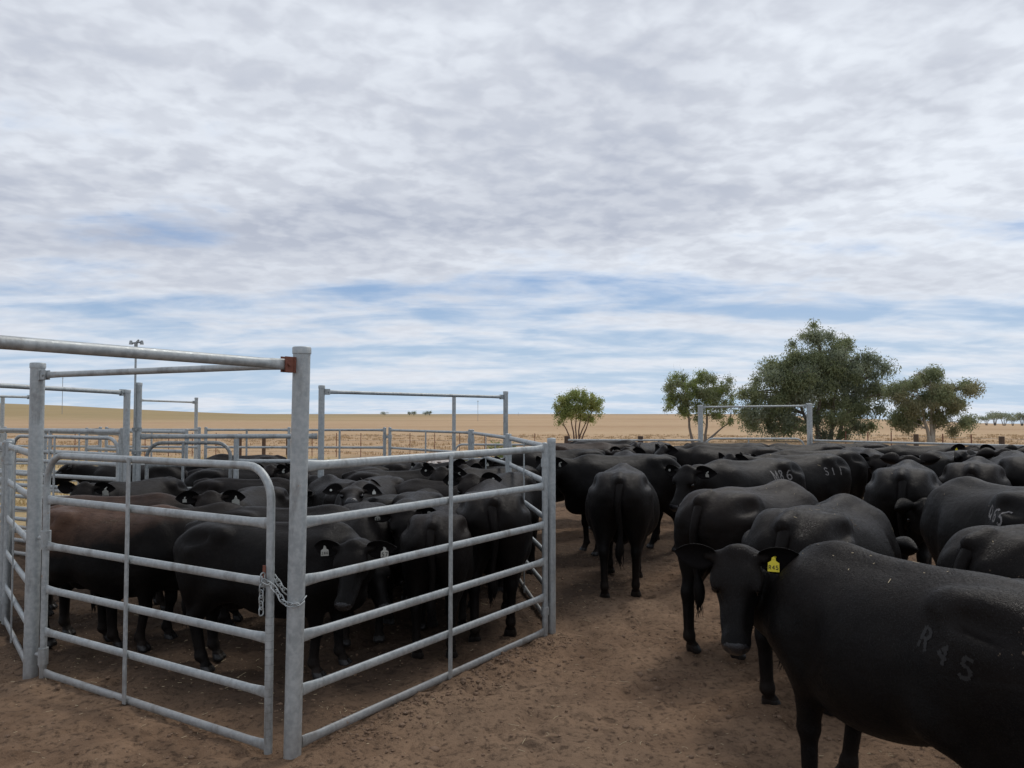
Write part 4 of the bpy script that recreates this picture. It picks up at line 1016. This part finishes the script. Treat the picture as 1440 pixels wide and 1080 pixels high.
tree('gum_sapling', at(984, 52), 'open crowned twin trunk tree left of the big dark tree', 'tree', [(-.5, 0, 3.8, -1.1), (.42, .1, 4.2, .65), (.35, 0, 1.5, 2.1)],
     [(-1.3, 0, 3.75, 1.25, 1.3, 1.1, 1), (.9, 0, 4.1, 1.35, 1.3, 1.05, .9), (-1.6, 0, 2.5, 1.0, 1, .9, .8), (1.7, 0, 3.0, .95, 1, 1.1, .7), (1.6, 0, 1.7, .9, .8, .5, .5), (0, 0, 3.1, 1.4, 1.2, 1.0, .9), (-.6, 0, 1.9, .9, .9, .6, .5), (1.0, 0, 2.6, 1.0, 1, .8, .6)], 24000, .135, ('leaf_c', 'leaf_a'), 5, .42, 'bark', .10, .5, .3, twig=.022)
tree('gum_tree', at(1160, 54), 'largest dark dense tree behind the far arch', 'tree', [(-.5, 0, 6.2, -.2), (.5, .2, 5.2, 1.2), (-.9, .1, 4.6, -2.2), (.9, 0, 4.0, 2.2)],
     [(.0, 0, 6.3, 2.3, 2.2, 2.2, 1), (1.6, 0, 5.6, 2.2, 2.1, 1.9, 1), (2.7, 0, 4.9, 1.7, 1.9, 1.9, 1), (2.9, 0, 2.6, 1.6, 1.9, 1.9, 1), (-1.7, 0, 4.9, 2.1, 2.1, 1.9, 1), (-3.6, .2, 3.6, 2.1, 2.0, 1.8, 1), (-5.1, 0, 3.1, 1.1, 1.4, 1.3, .9), (-4.6, 0, 1.6, 1.5, 1.4, .9, .9),
      (0, 0, 3.2, 3.2, 2.3, 2.0, .9), (-2.2, 0, 1.6, 2.0, 1.6, 1.1, .9), (1.2, 0, 1.5, 2.2, 1.6, 1.1, .9), (0, -.8, 1.25, 3.6, 1.3, 1.05, 1.5), (4.3, 0, 1.3, 1.1, 1, .7, .9), (5.3, 0, 1.5, .6, .8, .5, .9)], 110000, .17, ('leaf_a', 'leaf_b'), 8, .80, 'bark', .15, .85, .30, twig=.04)
tree('gum_tree', at(1310, 50), 'rounded olive brown tree with pale trunk right of the big tree', 'tree', [(.0, 0, 4.1, .05), (.08, .1, 3.4, .8), (-.1, 0, 3.3, -.8)],
     [(-.1, 0, 3.9, 1.5, 1.5, 1.0, 1), (-1.7, 0, 3.0, 1.1, 1.3, 1.0, 1), (1.75, 0, 3.3, 1.15, 1.2, .8, 1), (0, 0, 2.7, 1.8, 1.5, 1.0, 1), (-1.0, 0, 1.6, 1.2, 1.1, .7, .9), (.9, 0, 1.9, 1.0, 1, .7, .8), (2.5, 0, 1.7, .8, .9, .6, .8), (1.9, 0, 1.0, .8, .8, .35, .8), (-2.1, 0, 1.7, .7, .7, .6, .5)], 48000, .145, ('leaf_e', 'leaf_a'), 13, .58, 'bark_pale', .13, .8, .3, twig=.03)
# bushes behind the low pale gate
for i, (px, Y, hh, lb) in enumerate(((655, 19.5, .95, 'leafy green bush at left behind the low pale gate'), (690, 18.6, .85, 'green bush behind the low pale gate beside the arch post'), (705, 24, 1.15, 'olive scrub farther back behind the lane panels'))):
    tree('green_bush', at(px, Y), lb, 'bush', [(0, 0, hh * .7, .1), (-.1, 0, hh * .6, -.3), (.1, .1, hh * .6, .35)], [(0, 0, hh * .6, .55, .5, hh * .45, 1), (.3, 0, hh * .45, .4, .4, hh * .35, 1)], 2600, .07, ('leaf_c', 'leaf_a'), 30 + i, .16, 'bark_red', .015, .1, .2, group='bushes behind the back rails', twig=.006)
# far flat-topped trees at the right, small trees on the horizon
def far_tree(P, h, w, label, seed, group, flat=.35):
    r = np.random.default_rng(seed); P = Vector(P); P.z = float(ground_z(P.x, P.y)); t = empty('distant_tree', P); tag(t, label, 'tree', group)
    mb = MB(); k = 3
    for i in range(k):
        x = (i - 1) * w * .12; mb.tube([(x * .3, 0, -.3), (x, 0, h * .45), (x * 2.6, .1, h * .85)], [.035 * h, .025 * h, .010 * h], 6)
    mb.build('trunk', M['bark'], t); n = 900; cl = r.uniform(-1, 1, (9, 3)) * np.array([w * .36, w * .3, h * .16]) + np.array([0, 0, h * (1 - flat * .7)])
    c = cl[r.integers(0, 9, n)]; d = r.normal(size=(n, 3)) * np.array([w * .13, w * .13, h * flat * .26]); p = c + d
    a = r.normal(size=(n, 3)); a /= np.linalg.norm(a, axis=1)[:, None]; b = np.cross(a, r.normal(size=(n, 3))); b /= np.linalg.norm(b, axis=1)[:, None]; s = h * .055
    V = np.stack([p, p + a * s + b * s * .5, p + a * s * 2, p + a * s - b * s * .5], 1)
    link('crown', np_mesh('crown', V.reshape(-1, 3), np.arange(n * 4).reshape(-1, 4), [M['leaf_b']], smooth=False), t)
FT = 'flat topped trees far off at the right'
for i, (px, Y, h, w, lb) in enumerate(((1387, 330, 4.2, 6, 'leftmost distant flat topped tree at the right horizon'), (1399, 335, 5.9, 6, 'second from left distant flat topped tree, near right edge'), (1412, 320, 5.2, 9, 'broadest distant flat topped tree at the right horizon'),
        (1424, 345, 3.9, 5, 'low distant tree right of the broadest flat topped one'), (1437, 330, 5.2, 6, 'distant flat topped tree at the right picture edge'), (1449, 330, 5, 8, 'distant tree just outside the right picture edge'))):
    far_tree(at(px, Y), h, w, lb, 50 + i, FT)
for i, (px, Y, h, w, lb) in enumerate(((541, 900, 4.8, 9, 'lone leftmost speck of a tree on the horizon inside far arch'), (576, 900, 4.6, 5, 'left tree of the middle pair of horizon specks'), (582, 900, 5.2, 6, 'right tree of the middle pair of horizon specks'), (598, 900, 4.8, 7, 'left tree of the right pair of horizon specks'), (604, 900, 5.2, 6, 'right tree of the right pair of horizon specks'))):
    far_tree(at(px, Y), h, w, lb, 70 + i, 'tiny trees on the horizon', .6)
for px, Y, h, lb in ((672, 190, 5.1, 'thin distant mast standing inside the wide far arch'), (87, 235, 11.2, 'thin distant mast standing on the left hill'), (729, 600, 3., 'tiny distant post on the horizon left of the sapling')):
    P = at(px, Y); P.z = float(ground_z(P.x, P.y)); m = MB(); m.tube([(0, 0, -.5), (0, 0, h * .5), (0, 0, h)], .075 if Y > 200 else .05, 6); m.box((0, 0, h * .97), (.5, .08, .08)); o = m.build('distant_mast', M['galv_dark'], None, P); tag(o, lb, 'mast')

# ------------------------------------------------------------------ the cattle
def cow(P, hd, label, sc=1., look=None, z=1.27, pitch=46, res=None, seed=1, fat=1., steps=None, tags=(), brands=(), flecks=0, dung=None, poll=None, group='black cattle in the right yard', swing=0., roll=0., ear=0., cat='cow', dust=.04, rust=0., tagpos=.12):
    r = random.Random(seed * 77 + 5); look = hd if look is None else look; yw = (look - hd + 180) % 360 - 180
    if poll is None:
        rc = .60 - .12 * abs(z - 1.2); a = R(yw * .62); poll = (.52 + rc * math.cos(a), rc * math.sin(a), z)
    d = math.hypot(P[0], P[1])
    if res is None: res = .0145 if d < 6.2 else (.018 if d < 8.2 else (.022 if d < 11 else .027))
    if steps is None: steps = tuple(r.uniform(-.13, .13) for _ in range(4))
    C = make_cow(seed, poll=poll, yaw=R(yw), pitch=R(pitch), roll=R(roll), res=res, fat=fat, steps=steps, flecks=flecks, dung=dung, tailswing=swing, tagpos=tagpos, ear=ear)
    o = link('black_cow', C['mesh']); o.location = (P[0], P[1], float(ground_z(P[0], P[1])) * .5 - .004); o.rotation_euler = (0, 0, R(hd)); tag(o, label, cat, group); o.color = (dust, rust, 0, 1)
    o.scale = (sc * r.uniform(.97, 1.03), sc * r.uniform(.96, 1.05), sc * (1 if seed < 13 else r.uniform(.95, 1.045)))
    if d < 6.9: hair(o, C, 110000 if d < 4.5 else 60000, .013, seed)
    for tg in tags:
        side, mat, text, button, size = (list(tg) + [None, None, None, None])[:5]
        ear_tag(o, C, side, mat, text, size or .040, bool(button), toward=(Matrix.Rotation(-R(hd), 3, 'Z') @ Vector((-P[0], -P[1], .4))) if d < 7 else None)
    for b in brands: brand(o, C, *b[:5], **b[5])
    return o
W_, Y_ = 'tag_white', 'tag_yellow'
# right-hand yard
cow((1.80, 3.55), 112, 'nearest cow turning its face to the camera, yellow ear tag', .935, 252, poll=(.80, .375, 1.315), pitch=56, tagpos=.075, seed=2, res=.0115, flecks=26, fat=1.02,
    tags=[(1, Y_, 'R45', False, .060)], brands=[('R45', -.50, 1.10, 1, .085, dict(mat='scar', tilt=-.25, width=.017, gap=.70, miss=.03))], steps=(.02, .12, 0, .1), dung=[(-.82, 1, 1.22, .09, .08, 34)])
cow((2.12, 6.70), 41, 'broad dusty cow seen from behind with long straight tail, branded on left hip', .97, 25, 1.05, 50, seed=3, dust=.5, steps=(.05, -.1, -.06, .07), flecks=22, fat=1.08, brands=[('Q', -.80, 1.20, 1, .085, dict(width=.018, miss=.05))])
cow((2.28, 5.62), 50, 'cow standing directly behind the nearest cow, chaff on its rump', .97, 40, .98, 52, seed=4, dust=.35, flecks=34, fat=1.1, dung=[(-.25, -1, 1.27, .10, .05, 22)], steps=(.05, -.1, 0, .10))
cow((1.27, 8.93), 80, 'cow seen squarely from behind beside the pen corner, head lowered', .98, 84, .95, 60, seed=5, steps=(.12, -.10, -.10, .06), fat=1.08)
cow((1.52, 10.95), 196, 'cow facing left behind the pen corner post, ear upright', 1., 216, 1.34, 45, seed=6, tags=[(1, W_)])
cow((2.97, 9.83), 214, 'cow with white flank number M86 beside two ears', 1., 226, 1.32, 48, seed=7, tags=[(0, W_, None, True), (1, W_)], brands=[('M86', -.32, 1.175, 1, .115, dict(width=.017, gap=.45, miss=.04))])
cow((4.02, 11.05), 204, 'cow with white flank number S11 behind the M86 cow', 1., 200, 1.38, 42, seed=8, flecks=8, brands=[('S11', -.42, 1.14, 1, .10, dict(width=.016, gap=.5, miss=.06))])
cow((4.75, 12.25), 195, 'cow standing just behind the S11 cow, rump to the right', 1., 190, 1.30, 34, seed=9)
cow((4.34, 8.50), 60, 'cow seen from behind with two ears showing above its back', 1.02, 63, 1.38, 30, seed=10, flecks=14, fat=1.12, tags=[(0, W_), (1, W_)], ear=.25)
cow((4.06, 6.45), 90, 'cow with white number Q65 on its hip at right edge', 1., 94, 1.1, seed=11, flecks=12, fat=1.05, brands=[('Q65', -.50, 1.17, 1, .10, dict(width=.017, gap=.35, miss=.05, tilt=-.15))])
cow((3.32, 4.55), 16, 'cow at right edge with dried mud and straw on its rump', .95, 10, 1.1, seed=12, flecks=16, fat=1.05, dung=[(-.70, -1, 1.10, .13, .16, 120)])
cow((5.62, 9.35), 56, 'cow seen from behind right of the one showing two ears', 1., 30, 1.0, seed=14, flecks=6)
cow((6.50, 9.85), 66, 'black cow at far right edge standing rear on, above the Q65 cow', 1.03, 66, 1.36, 40, seed=15)
cow((6.95, 12.3), 214, 'cow facing left with chaff on back behind the two-eared cow', 1., 200, 1.30, 30, seed=16, flecks=24, tags=[(1, W_)])
cow((6.25, 13.7), 258, 'dark cow facing the camera below the big tree', 1., 250, 1.3, seed=17)
cow((9.1, 14.6), 214, 'far cow with raised tagged head near the right rail', 1., 236, 1.38, 30, seed=18, tags=[(0, Y_), (1, W_)])
cow((7.7, 14.5), 182, 'far cow side on below the olive brown tree', 1., 178, 1.31, 35, seed=19)
cow((8.75, 12.9), 60, 'far cow at the right edge seen from behind', 1., 70, 1.32, 36, seed=20, flecks=5)
cow((7.3, 10.9), 100, 'cow at right edge between two rear on cows', 1., 120, 1.3, 35, seed=21, tags=[(1, W_)])
cow((1.98, 12.55), 98, 'broad cow seen from behind below the open crowned tree', 1., 92, 1.34, 38, seed=22, fat=1.1)
cow((1.25, 14.2), 12, 'brown dusty cow far back beneath the sapling', 1., 8, 1.35, 39, seed=23, flecks=4, rust=.3, dust=.4)
cow((2.6, 14.9), 236, 'far cow facing the camera with one hanging ear tag', 1., 250, 1.3, 40, seed=24, tags=[(0, W_)])
cow((3.65, 12.95), 178, 'far cow side on directly behind the M86 cow', 1., 200, 1.37, 41, seed=25)
cow((3.95, 14.5), 182, 'farther cow side on with ears above the others, left of far arch', 1., 190, 1.32, 35, seed=26)
cow((4.2, 16.4), 90, 'distant cow rear on under the far arch gate', 1., 90, 1.30, 34, seed=27)
cow((5.65, 15.1), 186, 'distant cow side on under the right half of far arch', 1., 180, 1.31, 35, seed=28)
cow((7.0, 16.3), 170, 'distant cow below the right post of the far arch', 1., 160, 1.32, 36, seed=29)
cow((2.1, 16.9), 350, 'distant cow beside the far timber posted rail', .98, 350, 1.33, 37, seed=30)
cow((.72, 12.7), 198, 'large cow facing left in the lane behind the pen', 1., 206, 1.24, 30, seed=31)
# near pen, younger cattle
GP = 'young black cattle crowded in the near pen'
def pen(P, hd, label, sc=.87, **k): return cow(P, hd, label, sc, group=GP, cat='cow', **k)
pen((-3.33, 6.62), 352, 'penned animal with brown dusty back behind the near gate', look=338, z=1.08, seed=41, fat=1.1, dung=[(.05, -1, 1.26, .40, .05, 60)], flecks=10, dust=.4, rust=1.)
pen((-1.80, 6.0), 352, 'penned animal facing the camera with white tags in both ears', .86, look=264, z=1.27, pitch=52, seed=42, fat=1.05, tags=[(0, W_, '286', False, .06), (1, W_, '57', False, .06)], steps=(.05, -.05, .0, .08), res=.0125)
pen((-.98, 7.62), 268, 'penned animal with long face near the panel stay, white tags', look=283, z=1.36, pitch=54, seed=43, tags=[(0, W_, '34', False, .05), (1, W_, None, True, .05)], res=.014)
pen((-.60, 6.76), 88, 'small penned animal rear on by the panel stay', .81, look=100, z=1.1, seed=44, dust=.3)
pen((-.20, 7.42), 93, 'large penned animal rear on near the short clamped post', .92, look=112, z=1.15, seed=45, dust=.3, fat=1.12)
pen((-3.95, 7.75), 12, 'penned animal with reddish hip behind the gate stay', .85, look=350, z=1.1, seed=46, rust=.5)
pen((-2.05, 7.22), 4, 'penned animal showing its dark back behind the gate corner', .83, look=330, z=1.0, seed=47, fat=1.08)
pen((-4.45, 9.15), 258, 'penned animal with grey face and white tag at pen left', look=276, z=1.42, pitch=44, seed=48, tags=[(1, W_, None, False, .07)])
pen((-2.88, 8.30), 264, 'penned animal staring over the dusty backs, pale muzzle', look=286, z=1.45, pitch=38, seed=49, tags=[(1, W_, None, False, .075), (0, W_)], res=.016)
pen((-2.15, 9.55), 120, 'penned animal rear on just left of tall corner post', look=150, z=1.35, seed=50, tags=[(1, Y_)])
pen((-1.62, 8.95), 262, 'penned animal lifting its nose right of corner post', look=280, z=1.36, pitch=2, seed=51, tags=[(1, W_), (0, W_, None, True)])
pen((-.75, 9.15), 172, 'penned animal side on behind the long faced one', look=215, z=1.38, pitch=30, seed=52, flecks=8, tags=[(0, W_, None, True), (1, W_)])
pen((-.26, 10.1), 222, 'penned animal with round white tag beside the arch post', look=250, z=1.42, pitch=35, seed=53, tags=[(0, W_, None, True), (1, W_)])
pen((-3.3, 9.75), 352, 'penned animal with smooth back left of the far arch post', look=330, z=1.2, seed=54, sc=.85)
pen((-1.5, 10.4), 15, 'penned animal at back of pen right of far arch post', look=300, z=1.44, pitch=30, seed=55, tags=[(0, W_, None, True)])
pen((-.42, 11.3), 182, 'penned animal at back of pen below the slim post', look=220, z=1.42, pitch=30, seed=56, tags=[(1, W_), (0, W_, None, True)])
pen((-3.9, 11.3), 10, 'back pen animal behind the two rail fence, left end', look=300, z=1.42, pitch=30, seed=57, flecks=10, tags=[(0, W_, None, True)])
pen((-2.55, 11.1), 196, 'back pen animal behind the two rail fence, right end', look=250, z=1.42, pitch=34, seed=58, tags=[(0, W_, None, True), (1, W_)])
pen((-1.3, 11.9), 340, 'back pen animal in front of the pale rubble', look=280, z=1.44, pitch=30, seed=59, tags=[(1, W_)])
pen((-3.1, 12.7), 80, 'rear on animal deep in the back pen', look=90, z=1.2, seed=60)
pen((-2.1, 12.9), 182, 'farthest side on animal in the back pen', look=240, z=1.42, pitch=30, seed=61, tags=[(1, W_)])
pen((-.75, 13.3), 240, 'farthest animal under the slim post, facing the camera', look=262, z=1.35, seed=62, tags=[(0, W_)])
pen((-5.7, 11.7), 176, 'animal standing beyond the rounded left gate, tagged ear', look=200, z=1.40, pitch=30, seed=63, tags=[(1, W_, None, True)])
pen((-4.55, 12.6), 5, 'animal behind the paired posts', look=20, z=1.2, seed=64)
pen((-4.75, 13.6), 175, 'rearmost animal beside the second inner race panel', look=160, z=1.2, seed=65)
pen((-2.95, 6.95), 40, 'partly hidden penned animal between the two nearest ones', .80, look=60, z=.95, seed=66)
pen((-1.35, 7.05), 280, 'partly hidden penned animal behind the face tagged in both ears', .78, look=300, z=1.0, seed=67)
pen((-1.15, 8.55), 60, 'partly hidden penned animal behind the long faced one', .80, look=40, z=1.1, seed=69)
pen((-.15, 8.95), 250, 'penned animal looking out above the large rear on one', .88, look=262, z=1.45, pitch=36, seed=70, tags=[(0, W_), (1, W_, None, True)])
